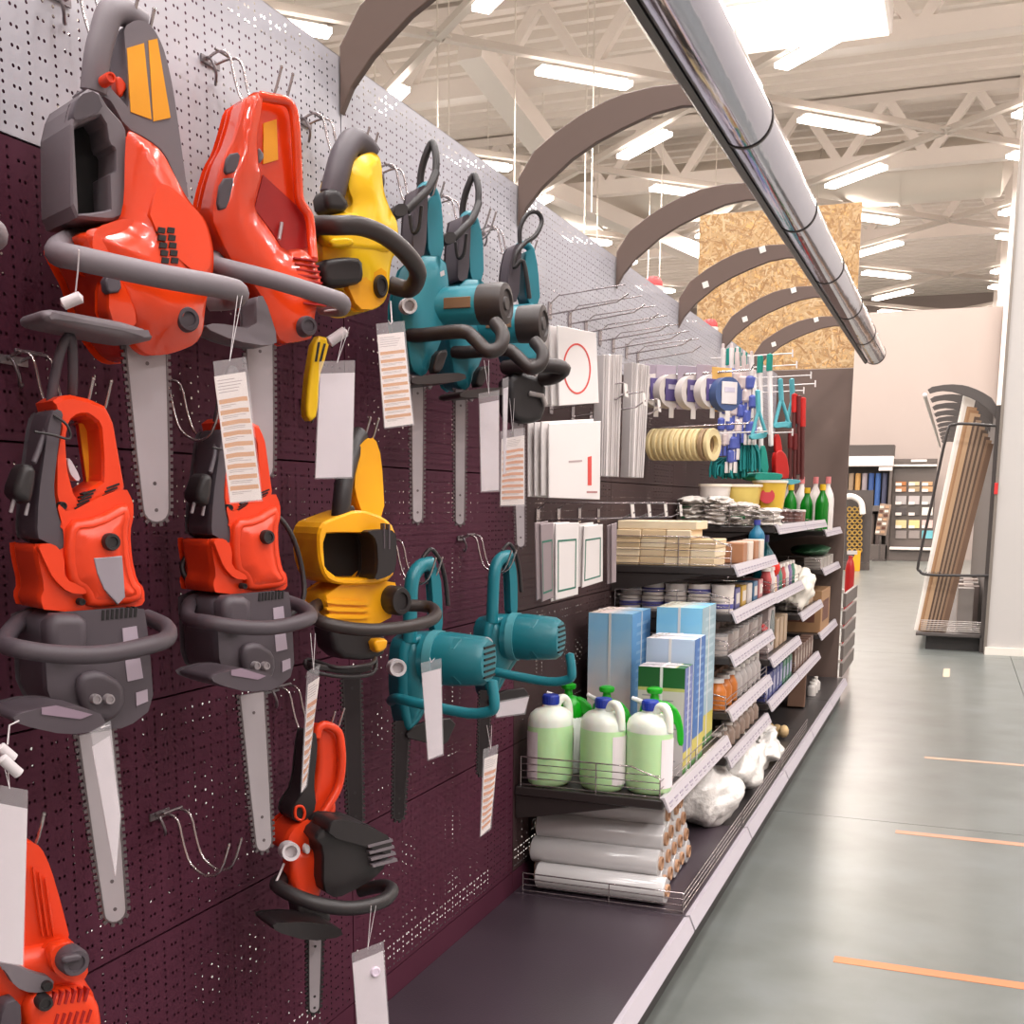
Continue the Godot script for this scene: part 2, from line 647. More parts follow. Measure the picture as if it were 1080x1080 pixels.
func braces() -> void:
	arm_material = paint(Color(0.83, 0.80, 0.77), 0.45, 0.2)
	var shell := MB.new()
	shell.rbox(Vector3(0, 0.04, 0), Vector3(0.14, 0.06, 1.7), 0.01)
	var shell_mesh := shell.mesh()
	var face := MB.new()
	face.box(Vector3(0, -0.03, 0), Vector3(0.28, 0.08, 1.8))
	var face_mesh := face.mesh()
	var glow := paint(Color(1, 0.97, 0.93), 0.4, 0.0, {"emission_enabled": true, "emission": Color(1.0, 0.94, 0.9), "emission_energy_multiplier": 14.0})
	var body := paint(Color(0.9, 0.88, 0.86), 0.4)
	var arm := MB.new()
	arm.box(Vector3(0, 0, 2.8), Vector3(0.14, 0.12, 5.4))
	var arm_mesh := arm.mesh()
	var hub := MB.new()
	hub.rbox(Vector3.ZERO, Vector3(0.42, 0.42, 0.05), 0.02, Basis(Vector3.RIGHT, -PI / 2))
	var hub_mesh := hub.mesh()
	var rod := MB.new()
	rod.box(Vector3(0, 1.0, 0), Vector3(0.012, 2.1, 0.012))
	var rod_mesh := rod.mesh()
	for j in 8:
		for i in [-1, 0, 1, 2]:  # rightmost column is out of view, added to throw more side light
			var c := Vector3(0.48 - 7.85 * i, 9.0, 5.3 - 8.0 * j)
			if (i == 2 and j < 2) or (i == -1 and j > 5) or (j == 0 and i > 0):
				continue
			var x := thing("roof_cross_brace", "crossed pale steel brace with four arms under the ribbed roof", "brace", c, "crossed braces under the roof", true)
			part_mesh(x, "hub", hub_mesh, arm_material)
			for k in 4:
				var turn := PI / 4 + k * PI / 2
				var a := part_mesh(x, "arm", arm_mesh, arm_material)
				a.rotation.y = turn
				# a lamp under every arm
				var dir := Vector3(sin(turn), 0, cos(turn))
				var p := c + dir * 2.75 + Vector3(0, -0.22, 0)
				var l := thing("ceiling_lamp", "long bright lamp hung under an arm of a crossed roof brace", "lamp", p, "long lamps under the roof braces", true)
				l.rotation.y = turn
				part_mesh(l, "housing", shell_mesh, body)
				part_mesh(l, "diffuser", face_mesh, glow)
				var r := part_mesh(l, "hanger", rod_mesh, body)
				r.position = Vector3(0, 0.08, 0.7)
				r.scale = Vector3(1, 0.05, 1)
				var light := AreaLight3D.new()
				light.name = "lamp_light"
				light.area_size = Vector2(0.28, 1.8)
				light.area_normalize_energy = true
				light.light_energy = LAMP_ENERGY
				light.light_color = LAMP if j < 3 else LAMP_FAR
				light.shadow_enabled = true
				light.area_range = 60.0
				light.area_attenuation = 2.0
				l.add_child(light)
				light.rotation.x = -PI / 2
				light.position = Vector3(0, -0.075, 0)

func ducts() -> void:
	var sheet := paint(Color(0.88, 0.855, 0.82), 0.4, 0.25)
	var m := MB.new()
	var path := []
	for i in 24:
		path.append(Vector3(1.7 - i * 1.1, 9.75, -32.6))
	m.tube(path, 0.75, 20)
	var d := thing("air_duct", "fat round pale air duct above the white partition", "duct", Vector3(-6, 9.0, -32.6))
	part(d, "pipe", m, sheet)
	for i in 12:
		var r := MB.new()
		var c := Vector3(1.3 - i * 2.0, 9.75, -32.6)
		r.lathe([Vector2(0.755, -0.03), Vector2(0.785, -0.03), Vector2(0.785, 0.03), Vector2(0.755, 0.03)], 20, Transform3D(Basis(Vector3(0, 0, 1), PI / 2), c))
		part(d, "flange", r, sheet)
	# broad light panel under the roof
	d = thing("ceiling_light", "broad white ceiling light under the roof beyond the chrome tube", "lamp", Vector3(-2.0, 8.45, -18.9))
	m = MB.new()
	m.rbox(Vector3(-2.0, 8.72, -18.9), Vector3(3.6, 0.4, 1.9), 0.02)
	part(d, "casing", m, paint(Color(0.95, 0.93, 0.92), 0.45))
	m = MB.new()
	m.box(Vector3(-2.0, 8.505, -18.9), Vector3(3.5, 0.03, 1.8))
	part(d, "diffuser", m, paint(Color(0.95, 0.93, 0.9), 0.4, 0.0, {"emission_enabled": true, "emission": LAMP_FAR, "emission_energy_multiplier": 1.1}))
	var pl := AreaLight3D.new()
	pl.name = "panel_light"
	pl.area_size = Vector2(3.5, 1.8)
	pl.area_normalize_energy = true
	pl.light_energy = 6.0
	pl.light_color = LAMP_FAR
	pl.shadow_enabled = true
	pl.area_range = 60.0
	pl.area_attenuation = 2.0
	d.add_child(pl)
	pl.rotation.x = -PI / 2
	pl.position = Vector3(0, 0.03, 0)
	# thin suspension wires hanging from the roof
	for k in 14:
		m = MB.new()
		var wx: float = -10.6 + (k % 7) * 0.95 + (0.4 if k > 6 else 0.0)
		var wz := -19.5 - (k / 7) * 7.0 - (k % 3) * 1.3
		m.tube([Vector3(wx, 5.2 + (k % 4) * 0.5, wz), Vector3(wx, 11.31, wz)], 0.014, 5)
		single("suspension_wire", m, sheet, "thin white wire hanging from the roof", "wire", "thin wires hanging from the roof")
	# horizontal wind girts on the far side
	for k in 4:
		m = MB.new()
		m.box(Vector3(-7, 7.0 + 0.9 * k, -59.8), Vector3(39, 0.16, 0.2))
		single("wall_rail", m, paint(Color(0.62, 0.59, 0.57), 0.5), ["grey horizontal rail on the far wall, lowest of four", "grey horizontal rail on the far wall, second from the bottom", "grey horizontal rail on the far wall, third from the bottom", "grey horizontal rail on the far wall, topmost of four"][k], "rail")

# ---------------------------------------------------------------- the shelving run with its perforated back
const BAY0 := -0.164
const ROW_TOP := 2.2247
var panel_mesh: ArrayMesh

func hole_panel() -> ArrayMesh:
	# 0.996 x 0.396 m sheet lying in z (along the run) and y, facing +x; six-sided holes
	var m := MB.new()
	var nx := Vector3.RIGHT
	var wide := 0.998
	var high := 0.3985
	var strips := [[-5.0, 5.0, [[0.0, 0], [0.0, 1]]], [5.0, 13.5, [[10.0, 0]]], [13.5, 25.0, [[20.0, 0], [17.0, 1]]], [25.0, 36.5, [[30.0, 0], [33.0, 1]]], [36.5, 45.0, [[40.0, 0]]]]
	var r := 0.00275
	var edge := 0.008
	var z_lo := -wide / 2 + edge
	var z_hi := wide / 2 - edge
	var y_lo := -high / 2 + edge
	var y_hi := high / 2 - edge
	# solid border
	m.quad(Vector3(0, -high / 2, wide / 2), Vector3(0, -high / 2, -wide / 2), Vector3(0, y_lo, -wide / 2), Vector3(0, y_lo, wide / 2), nx)
	m.quad(Vector3(0, y_hi, wide / 2), Vector3(0, y_hi, -wide / 2), Vector3(0, high / 2, -wide / 2), Vector3(0, high / 2, wide / 2), nx)
	for s in [-1.0, 1.0]:
		m.quad(Vector3(0, y_lo, s * wide / 2), Vector3(0, y_lo, s * z_hi), Vector3(0, y_hi, s * z_hi), Vector3(0, y_hi, s * wide / 2), nx)
	# folded lips
	m.box(Vector3(-0.006, high / 2 - 0.0005, 0), Vector3(0.012, 0.001, wide))
	m.box(Vector3(-0.006, -high / 2 + 0.0005, 0), Vector3(0.012, 0.001, wide))
	m.box(Vector3(-0.006, 0, wide / 2 - 0.0005), Vector3(0.012, high, 0.001))
	m.box(Vector3(-0.006, 0, -wide / 2 + 0.0005), Vector3(0.012, high, 0.001))
	var rows := 30
	var pitch := (y_hi - y_lo) / rows
	var hexes := []
	for q in 6:
		hexes.append(Vector2(cos(TAU * (q + 0.5) / 6), sin(TAU * (q + 0.5) / 6)) * r)
	for group in range(0, 20):
		for st in strips:
			var a: float = clampf(-wide / 2 + 0.0 + group * 0.05 + st[0] * 0.001, z_lo, z_hi)
			var b: float = clampf(-wide / 2 + 0.0 + group * 0.05 + st[1] * 0.001, z_lo, z_hi)
			if group == 19 and st[1] == 45.0:
				b = z_hi
			if b - a < 0.001:
				continue
			var run := y_lo
			for row in rows:
				var hole := -1.0
				for h in st[2]:
					if h[1] == row % 2:
						hole = -wide / 2 + group * 0.05 + h[0] * 0.001
				if hole < 0.0 and hole == -1.0 or hole - r * 1.3 < a or hole + r * 1.3 > b:
					continue
				var y0 := y_lo + row * pitch
				var y1 := y0 + pitch
				if y0 - run > 0.0001:
					m.quad(Vector3(0, run, b), Vector3(0, run, a), Vector3(0, y0, a), Vector3(0, y0, b), nx)
				run = y1
				var c := Vector2(hole, (y0 + y1) * 0.5)
				var k := m.v.size()
				for q in [Vector2(b, y1), Vector2(a, y1), Vector2(a, y0), Vector2(b, y0)]:
					m.put(Vector3(0, q.y, q.x), nx)
				for q in hexes:
					m.put(Vector3(0, c.y + q.y, c.x + q.x), nx)
				# corners: 0 upper b, 1 upper a, 2 lower a, 3 lower b; hexagon 4.. counted from 30 degrees (z, y)
				for e in [[0, 4, 5], [0, 5, 1], [1, 5, 6], [1, 6, 2], [2, 6, 7], [2, 7, 8], [2, 8, 3], [3, 8, 9], [3, 9, 0], [0, 9, 4]]:
					m.tri(k + e[0], k + e[1], k + e[2])
			if y_hi - run > 0.0001:
				m.quad(Vector3(0, run, b), Vector3(0, run, a), Vector3(0, y_hi, a), Vector3(0, y_hi, b), nx)
	return m.mesh()

func strip_mesh(length: float) -> ArrayMesh:
	# slanted price rail along z, front at x = 0, top at y = 0
	var m := MB.new()
	m.extrude(PackedVector2Array([Vector2(-0.014, 0.004), Vector2(0.0, 0.006), Vector2(0.018, -0.036), Vector2(0.012, -0.038), Vector2(-0.004, -0.004)]), Transform3D(Basis(Vector3.RIGHT, Vector3.UP, Vector3(0, 0, 1)), Vector3.ZERO), -length / 2, length / 2, 0.0, false)
	return m.mesh()

func shelving() -> void:
	panel_mesh = hole_panel()
	var fine := relief(0.09, 256, 8, 1.2)
	var black := paint(Color(0.30, 0.145, 0.205), 0.6, 0.0, {"metallic_specular": 0.25})  # black panels with a purple light cast put into their colour
	var brown_cast_panel := paint(Color(0.255, 0.195, 0.195), 0.6, 0.0, {"metallic_specular": 0.25})  # the same black panels farther on, a brownish cast put into the colour
	var pale := paint(Color(0.70, 0.69, 0.72), 0.32, 0.0, {"metallic_specular": 0.7})  # same black sheet in the top row, grazing overhead light painted in as a lighter colour
	var back := paint(Color(0.05, 0.045, 0.048), 0.8)
	var steel_black := paint(Color(0.20, 0.185, 0.185), 0.4)
	var deck_m := paint(Color(0.225, 0.185, 0.215), 0.36, 0.0, {"normal_enabled": true, "normal_texture": fine, "normal_scale": 0.25, "uv1_triplanar": true, "uv1_scale": Vector3(6, 6, 6)})  # nearer decks carry the purple light cast mixed into their dark colour
	var deck_grey := paint(Color(0.20, 0.185, 0.185), 0.36)
	var rail := paint(Color(0.70, 0.67, 0.70), 0.35)
	var brown := paint(Color(0.40, 0.33, 0.30), 0.5)
	var strip := strip_mesh(0.985)
	# the arch bracket, traced where it stands at the second bay joint
	var poly := PackedVector2Array()
	for q in [[546, 239], [541, 190], [564, 160], [590, 138], [613, 122], [640, 107], [658, 100], [690, 92], [720, 89], [760, 91], [775, 100], [765, 117], [740, 112.5], [720, 113], [690, 121], [658, 136], [630, 151], [604, 169], [573, 198], [556, 220]]:
		var p := on_z(q[0], q[1], -3.164)
		poly.append(Vector2(maxf(p.x, 0.004), p.y))
	var arch := MB.new()
	arch.extrude(poly, Transform3D(Basis.IDENTITY, Vector3.ZERO), -0.009, 0.009, 0.002, false, 1)
	var arch_mesh := arch.mesh()
	var about := ["black perforated shelving bay with bare deck, first of the run", "black perforated bay holding the grey-handled orange chainsaw", "black perforated bay holding the yellow and teal chainsaws over an empty deck", "black perforated bay with the jug shelf and film rolls", "black bay of stacked shelves with cream boxes at the top", "black shelving bay with buckets and white bags on its top shelf", "black shelving bay with brushes and dustpans on hooks", "black shelving bay with green bottles, next to the end panel"]
	for k in 8:
		var z := BAY0 - k - 0.5
		var bay := thing("shelving_bay", about[k], "shelving", Vector3(0.25, 0, z), "bays of the black shelving run")
		for row in 5:
			var o := part_mesh(bay, "perforated_panel", panel_mesh, pale if row == 0 else (black if k < 3 else brown_cast_panel))
			o.position = Vector3(0, ROW_TOP - 0.2 - 0.4 * row, z) - bay.position
		var m := MB.new()
		m.box(Vector3(-0.006, 0.19, z), Vector3(0.012, 0.066, 0.996))
		part(bay, "lower_filler", m, black)
		# the same sheets close the far side of the double-sided run
		for row in 5:
			var o := part_mesh(bay, "rear_panel", panel_mesh, black)
			o.position = Vector3(-0.09, ROW_TOP - 0.2 - 0.4 * row, z) - bay.position
			o.rotation.y = PI
		m = MB.new()
		m.box(Vector3(-0.045, 0.09, z), Vector3(0.07, 0.18, 0.996))
		part(bay, "foot_box", m, back)
		m = MB.new()
		m.box(Vector3(-0.045, 1.12, z - 0.5), Vector3(0.06, 2.2, 0.028))
		part(bay, "upright", m, steel_black)
		m = MB.new()
		m.rbox(Vector3(0.27, 0.149, z), Vector3(0.54, 0.022, 0.996), 0.003)
		part(bay, "base_deck", m, deck_m if k < 4 else deck_grey)
		m = MB.new()
		m.box(Vector3(0.52, 0.068, z), Vector3(0.012, 0.136, 1.0))
		part(bay, "plinth", m, steel_black)
		var o2 := part_mesh(bay, "price_rail", strip, rail)
		o2.position = Vector3(0.553, 0.155, z) - bay.position
		if k > 0:
			var a := part_mesh(bay, "arch", arch_mesh, brown)
			a.position = Vector3(0, 0, BAY0 - k) - bay.position
			if k >= 5 and k < 8:
				for q in [[0.12, 2.29], [0.36, 2.42]]:
					var s := MB.new()
					s.box(Vector3(0, 0, 0.0105), Vector3(0.026, 0.026, 0.002), Basis(Vector3(0, 0, 1), 0.3))
					var st := part(a, "sticker", s, paint(Color(0.9, 0.88, 0.85), 0.5))
					st.position = Vector3(q[0], q[1], 0)
	# chrome canopy tube carried by the arches
	var chrome := paint(Color(0.78, 0.78, 0.83), 0.1, 1.0, {"normal_enabled": true, "normal_texture": relief(0.012, 256, 61, 3.0), "normal_scale": 0.12, "uv1_triplanar": true, "uv1_scale": Vector3(9, 9, 0.8)})
	var t := thing("canopy_tube", "long chrome tube carried by the dark arches", "tube", Vector3(0.625, 2.27, -4.5))
	for k in 9:
		var m := MB.new()
		var z0 := 0.8 - k
		m.tube([Vector3(0.625, 2.342, z0 - 0.002), Vector3(0.625, 2.342, z0 - 0.998)], 0.07, 40, false, Vector3.ZERO, 1.0, false)
		part(t, "pipe_length", m, chrome)
		m = MB.new()
		m.lathe([Vector2(0.0705, -0.006), Vector2(0.0725, -0.006), Vector2(0.0725, 0.006), Vector2(0.0705, 0.006)], 40, Transform3D(Basis(Vector3.RIGHT, PI / 2), Vector3(0.625, 2.342, z0 - 1.0)))
		part(t, "joint_ring", m, paint(Color(0.22, 0.19, 0.18), 0.4))
	var rim := MB.new()
	rim.box(Vector3(0.566, 2.29, -3.7), Vector3(0.016, 0.03, 9.0), Basis(Vector3(0, 0, 1), 0.7))
	part(t, "edge_channel", rim, paint(Color(0.27, 0.23, 0.22), 0.4))

	# end panel: dark board below, wood strand board above
	var e := thing("end_panel", "tall dark end panel topped with raw wood strand board", "panel", Vector3(0, 0, -8.2))
	var m := MB.new()
	m.box(Vector3(-0.03, 1.125, -8.2), Vector3(1.05, 2.25, 0.03))
	part(e, "dark_board", m, brown)
	m = MB.new()
	m.box(Vector3(-0.04, 2.78, -8.2), Vector3(1.07, 1.05, 0.022))
	part(e, "strand_board", m, paint(Color.WHITE, 0.6, 0.0, {"albedo_texture": strand_texture(), "uv1_triplanar": true, "uv1_scale": Vector3(0.95, 0.95, 0.95)}), "raw oriented strand board")
	var slat_m := paint(Color(0.42, 0.385, 0.365), 0.6)
	for i in 5:
		m = MB.new()
		m.rbox(Vector3(0.515, 0.205 + i * 0.122, -8.7), Vector3(0.022, 0.095, 0.95), 0.002)
		part(e, "slat", m, slat_m)
		m = MB.new()
		m.box(Vector3(0.497, 0.265 + i * 0.122, -8.25), Vector3(0.02, 0.025, 0.06))
		part(e, "spacer", m, paint(Color(0.72, 0.69, 0.66), 0.5))

func strand_texture() -> ImageTexture:
	var rng := RandomNumberGenerator.new()
	rng.seed = 77
	var sz := 1024
	var im := Image.create(sz, sz, false, Image.FORMAT_RGB8)
	im.fill(Color(0.85, 0.66, 0.42))
	var cols := [Color(0.76, 0.62, 0.44), Color(0.72, 0.57, 0.38), Color(0.80, 0.68, 0.51), Color(0.66, 0.49, 0.30), Color(0.74, 0.59, 0.40), Color(0.61, 0.45, 0.28)]
	for i in 3600:
		var c: Color = cols[rng.randi() % cols.size()].lightened(rng.randf() * 0.12)
		var x := rng.randf() * sz
		var y := rng.randf() * sz
		var g := rng.randf() * PI
		var ln := rng.randf_range(40, 110)
		var wd := rng.randf_range(5, 16)
		var d := Vector2(cos(g), sin(g))
		var o := Vector2(-d.y, d.x)
		for a in int(ln):
			var wob := sin(a * 0.07 + i) * 2.0
			for b in int(wd):
				var q := Vector2(x, y) + d * a + o * (b + wob)
				im.set_pixel(posmod(int(q.x), sz), posmod(int(q.y), sz), c if b > 0 else c.darkened(0.16))
	return ImageTexture.create_from_image(im)

# ---------------------------------------------------------------- chainsaws: outlines read off the photograph, set on an upright plane in front of the wall
var plane_at := Vector3.ZERO
var plane_n := Vector3.RIGHT
var plane_s := Vector3.FORWARD
var grid: Array[float] = [0.0, 0.0, 1.0]
var per_px := 0.0015
var T: Node3D

# plane through the pixel (u, v) at x metres from the wall, facing turn degrees from the aisle towards the entrance
func set_plane(u: float, v: float, x: float, turn: float) -> void:
	plane_at = on_x(u, v, x)
	plane_n = Vector3(cos(deg_to_rad(turn)), 0, sin(deg_to_rad(turn)))
	plane_s = Vector3.UP.cross(plane_n)
	per_px = plane_at.distance_to(EYE) / FOCAL

func use_grid(ox: float, oy: float, sc: float) -> void:
	grid = [ox, oy, sc]

func P(a: float, b: float, d := 0.0) -> Vector3:
	var dir := ray(grid[0] + a / grid[2], grid[1] + b / grid[2])
	var o := plane_at + plane_n * d
	return EYE + dir * ((o - EYE).dot(plane_n) / dir.dot(plane_n))

func face_xf() -> Transform3D:
	return Transform3D(Basis(plane_s, Vector3.UP, plane_n), plane_at)

func flat2(a: float, b: float, d: float) -> Vector2:
	var p := P(a, b, d) - plane_at
	return Vector2(p.dot(plane_s), p.y)

func outline(pts: Array, d: float) -> PackedVector2Array:
	var o := PackedVector2Array()
	for q in pts:
		o.append(flat2(q[0], q[1], d))
	return o

# a solid whose front outline is pts, from depth d0 to d1 (metres towards the aisle)
func plate(called: String, pts: Array, d0: float, d1: float, bev: float, m: Material, round_times := 1, label := "", to: Node3D = null, dome := 0.0) -> MeshInstance3D:
	var mb := MB.new()
	var p := outline(pts, d1)
	if round_times > 0:
		p = chaikin(p, round_times)
	mb.extrude(p, face_xf(), d0, d1, bev, round_times > 0, (5 if bev > 0.028 else 3) if bev > 0.008 else 2, dome)
	return part(to if to else T, called, mb, m, label)

func rod(called: String, pts: Array, r: float, m: Material, sub := 4, closed := false, flat := 1.0, seg := 12, to: Node3D = null) -> MeshInstance3D:
	var path := []
	for q in pts:
		path.append(P(q[0], q[1], q[2]))
	if sub > 1:
		path = curve(path, sub, closed)
	var mb := MB.new()
	mb.tube(path, r * per_px / grid[2], seg, closed, plane_n if flat != 1.0 else Vector3.ZERO, flat)
	return part(to if to else T, called, mb, m)

func disc(called: String, a: float, b: float, d: float, r: float, thick: float, m: Material, oval := 1.0, to: Node3D = null) -> MeshInstance3D:
	var mb := MB.new()
	var k := r * per_px / grid[2]
	mb.lathe([Vector2(0, -thick), Vector2(k, -thick), Vector2(k, thick * 0.6), Vector2(k * 0.88, thick), Vector2(k * 0.6, thick), Vector2(k * 0.55, thick * 0.75), Vector2(0, thick * 0.75)], 20, Transform3D(Basis(plane_s, plane_n, -Vector3.UP), P(a, b, d)), Vector2(oval, 1.0))
	return part(to if to else T, called, mb, m)

func slots(called: String, a: float, b: float, da: float, db: float, w: float, h: float, tilt: float, count: int, d: float, m: Material) -> void:
	for i in count:
		var c := Vector2(a + da * i, b + db * i)
		var e := Vector2(cos(tilt), sin(tilt)) * w * 0.5
		var o := Vector2(-sin(tilt), cos(tilt)) * h * 0.5
		var q := []
		for k in [-e - o, e - o, e + o, -e + o]:
			q.append([c.x + k.x, c.y + k.y])
		plate(called, q, d - 0.012, d + 0.0006, 0.0, m, 0)

# guide bar with its chain: pixel of the root and of the tip on the current grid, half widths there
func bar(ra: float, rb: float, ta: float, tb: float, w0: float, w1: float, d: float, m: Material, chain_m: Material, teeth := true) -> void:
	var root := flat2(ra, rb, d)
	var tip := flat2(ta, tb, d)
	var k := per_px / grid[2]
	var ax := (tip - root).normalized()
	var o := Vector2(-ax.y, ax.x)
	var a0 := w0 * k
	var a1 := w1 * k
	var ln := root.distance_to(tip)
	var pts := PackedVector2Array()
	pts.append(root + o * a0)
	pts.append(root + o * (a0 * 0.4 + a1 * 0.6) * 1.02 + ax * ln * 0.6)
	for i in 9:
		var g := PI * 0.5 - PI * i / 8.0
		pts.append(tip - ax * a1 + ax * cos(g) * a1 + o * sin(g) * a1)
	pts.append(root - o * (a0 * 0.4 + a1 * 0.6) * 1.02 + ax * ln * 0.6)
	pts.append(root - o * a0)
	var mb := MB.new()
	mb.extrude(pts, face_xf(), d - 0.0025, d + 0.0025, 0.001, false, 1)
	var b := part(T, "guide_bar", mb, m)
	var hole := MB.new()
	for f in [0.12, 0.78, 0.93]:
		var c: Vector2 = root + ax * ln * f
		hole.lathe([Vector2(0, 0), Vector2(0.0028, 0), Vector2(0.0028, 0.0004), Vector2(0, 0.0004)], 8, Transform3D(Basis(plane_s, plane_n, -Vector3.UP), face_xf() * Vector3(c.x, c.y, d + 0.0024)))
	part(b, "rivet", hole, chain_m)
	# chain round the bar
	var ring := []
	for q in pts:
		ring.append(q)
	var ch := MB.new()
	var xf := face_xf()
	var path := []
	for q in ring:
		path.append(xf * Vector3(q.x, q.y, d))
	ch.tube(path, 0.0026, 5, false, plane_n, 1.3)
	if teeth:
		var step := 0.0092
		var run := 0.0
		for i in range(ring.size() - 1):
			var e: Vector2 = ring[i + 1] - ring[i]
			var l := e.length()
			var dir := e.normalized()
			var out := Vector2(-dir.y, dir.x)
			if out.dot((ring[i] + ring[i + 1]) * 0.5 - (root + tip) * 0.5) < 0.0:
				out = -out
			while run < l:
				var c: Vector2 = ring[i] + dir * run + out * 0.0035
				var bs := Basis((xf.basis * Vector3(dir.x, dir.y, 0)).normalized(), (xf.basis * Vector3(out.x, out.y, 0)).normalized(), plane_n)
				ch.box(xf * Vector3(c.x, c.y, d), Vector3(0.0052, 0.0055, 0.0045), bs)
				run += step
			run -= l
	part(T, "saw_chain", ch, chain_m)

# small pale clip tube tied to a saw
func pale_clip(a: float, b: float, c: float, e: float, d: float, r: float, m: Material) -> void:
	rod("security_clip", [[a, b, d], [c, e, d + 0.01]], r, m, 1)

func ring_cap(a: float, b: float, d: float, r: float, m: Material) -> void:
	var mb := MB.new()
	var k := r * per_px / grid[2]
	var dir := (plane_n + (EYE - P(a, b, d)).normalized() * 1.2).normalized()
	var x := Vector3.UP.cross(dir).normalized()
	mb.lathe([Vector2(0, -0.002), Vector2(k * 0.62, -0.002), Vector2(k * 0.66, 0.012), Vector2(k * 0.95, 0.013), Vector2(k, 0.010), Vector2(k, -0.022), Vector2(0, -0.022)], 18, Transform3D(Basis(x, dir, x.cross(dir)), P(a, b, d)))
	part(T, "filler_neck", mb, m)

func saw(label: String, u: float, v: float, x: float, turn: float) -> void:
	set_plane(u, v, x, turn)
	T = thing("chainsaw", label, "chainsaw", plane_at)

var red_orange: Material
var grey_soft: Material
var grey_dark: Material
var near_black: Material
var slot_black: Material
var steel: Material
var chain_steel: Material
var white_plastic: Material
var yellow_label: Material

func saws() -> void:
	var grain := relief(0.35, 256, 21, 1.0)
	var fine := {"normal_enabled": true, "normal_texture": grain, "normal_scale": 0.18, "uv1_triplanar": true, "uv1_scale": Vector3(14, 14, 14)}
	red_orange = paint(Color(0.86, 0.23, 0.05), 0.22, 0.0, {"clearcoat_enabled": true, "clearcoat": 0.6, "clearcoat_roughness": 0.05})
	var red_soft := paint(Color(0.88, 0.235, 0.08), 0.34)
	grey_soft = paint(Color(0.44, 0.405, 0.425), 0.55, 0.0, fine)
	grey_dark = paint(Color(0.30, 0.265, 0.29), 0.5, 0.0, fine)
	near_black = paint(Color(0.155, 0.135, 0.14), 0.45, 0.0, fine)
	slot_black = paint(Color(0.07, 0.05, 0.055), 0.7)
	steel = paint(Color(0.66, 0.625, 0.64), 0.4, 0.3)
	chain_steel = paint(Color(0.42, 0.38, 0.39), 0.35, 0.7)
	white_plastic = paint(Color(0.80, 0.77, 0.78), 0.4)
	yellow_label = paint(Color(0.93, 0.62, 0.08), 0.45)
	var yellow := paint(Color(0.98, 0.79, 0.10), 0.3)
	var amber := paint(Color(0.97, 0.68, 0.08), 0.33)
	var teal := paint(Color(0.16, 0.50, 0.56), 0.36)
	var teal_deep := paint(Color(0.09, 0.45, 0.50), 0.36)
	var teal_pale := paint(Color(0.30, 0.58, 0.62), 0.4)
	var brown_black := paint(Color(0.20, 0.165, 0.16), 0.45, 0.0, fine)
	var dark_bar := paint(Color(0.16, 0.13, 0.14), 0.4, 0.4)
	var shaded_orange := paint(Color(0.62, 0.07, 0.06), 0.4)  # orange plastic darkened to paint in the shade of cavity and vent slots

	# --- orange saw with the grey shell and handle
	saw("glossy orange chainsaw with grey shell and yellow label in its handle", 150, 200, 0.15, 27)
	use_grid(0, 0, 3)
	plate("shell", [[280, 275], [318, 283], [350, 315], [398, 402], [470, 440], [520, 480], [560, 570], [600, 645], [584, 540], [568, 420], [548, 280], [524, 170], [500, 112], [470, 70], [430, 62], [392, 84], [396, 150], [414, 352], [372, 300], [340, 280], [300, 255]], -0.055, 0.005, 0.012, grey_soft)
	rod("rear_handle", [[452, 80, -0.02], [400, 44, -0.015], [350, 42, 0.0], [325, 110, 0.005], [306, 190, 0.005], [296, 290, 0.0]], 36, grey_soft, 4, false, 0.8)
	plate("warning_label", [[402, 152], [456, 136], [480, 378], [414, 354]], 0.003, 0.0065, 0.0, yellow_label, 0, "yellow warning label")
	plate("warning_label", [[470, 128], [498, 122], [540, 372], [486, 384]], 0.003, 0.0065, 0.0, yellow_label, 0, "yellow warning label")
	plate("trigger", [[366, 240], [384, 240], [406, 270], [388, 308], [372, 300]], -0.02, 0.0, 0.004, red_soft)
	disc("lock_button", 340, 252, 0.03, 15, 0.012, red_soft)
	plate("engine_cover", [[396, 408], [430, 420], [510, 470], [560, 570], [600, 640], [650, 690], [676, 780], [676, 862], [650, 960], [640, 1080], [540, 1122], [450, 1126], [360, 990], [332, 870], [290, 790], [262, 728], [330, 715], [392, 690]], -0.09, 0.055, 0.03, red_orange, 2, "", null, 0.03)
	plate("raised_cover", [[492, 600], [520, 575], [600, 640], [650, 700], [668, 800], [660, 860], [590, 850], [470, 700]], 0.05, 0.085, 0.016, red_orange)
	plate("handle_stub", [[392, 690], [445, 700], [440, 800], [330, 870], [290, 790], [300, 720]], 0.0, 0.066, 0.012, red_orange)
	for i in 2:
		slots("vent", 512 + i * 30, 728, 3, 24, 22, 17, 0.15, 5, 0.0865, slot_black)
	var cover := MB.new()
	cover.frame(outline([[220, 395], [235, 330], [255, 290], [300, 275], [330, 330], [396, 402], [392, 684], [350, 702], [240, 692], [222, 650]], 0.04), outline([[232, 402], [328, 364], [342, 460], [362, 472], [362, 545], [344, 552], [348, 665], [246, 680]], 0.04), face_xf(), -0.06, 0.045, 0.004)
	part(T, "filter_cover", cover, grey_soft)
	plate("filter_recess", [[226, 400], [332, 355], [362, 460], [366, 560], [352, 672], [242, 688]], -0.06, -0.012, 0.0, slot_black, 0)
	plate("cover_cap", [[232, 365], [250, 300], [305, 285], [330, 350], [240, 385]], 0.02, 0.05, 0.01, grey_dark)
	rod("front_handle", [[300, 740, -0.05], [215, 765, -0.02], [180, 800, 0.07], [250, 818, 0.13], [500, 872, 0.14], [700, 908, 0.13], [752, 925, 0.1], [735, 945, 0.03], [660, 950, 0.0]], 31, grey_soft, 5)
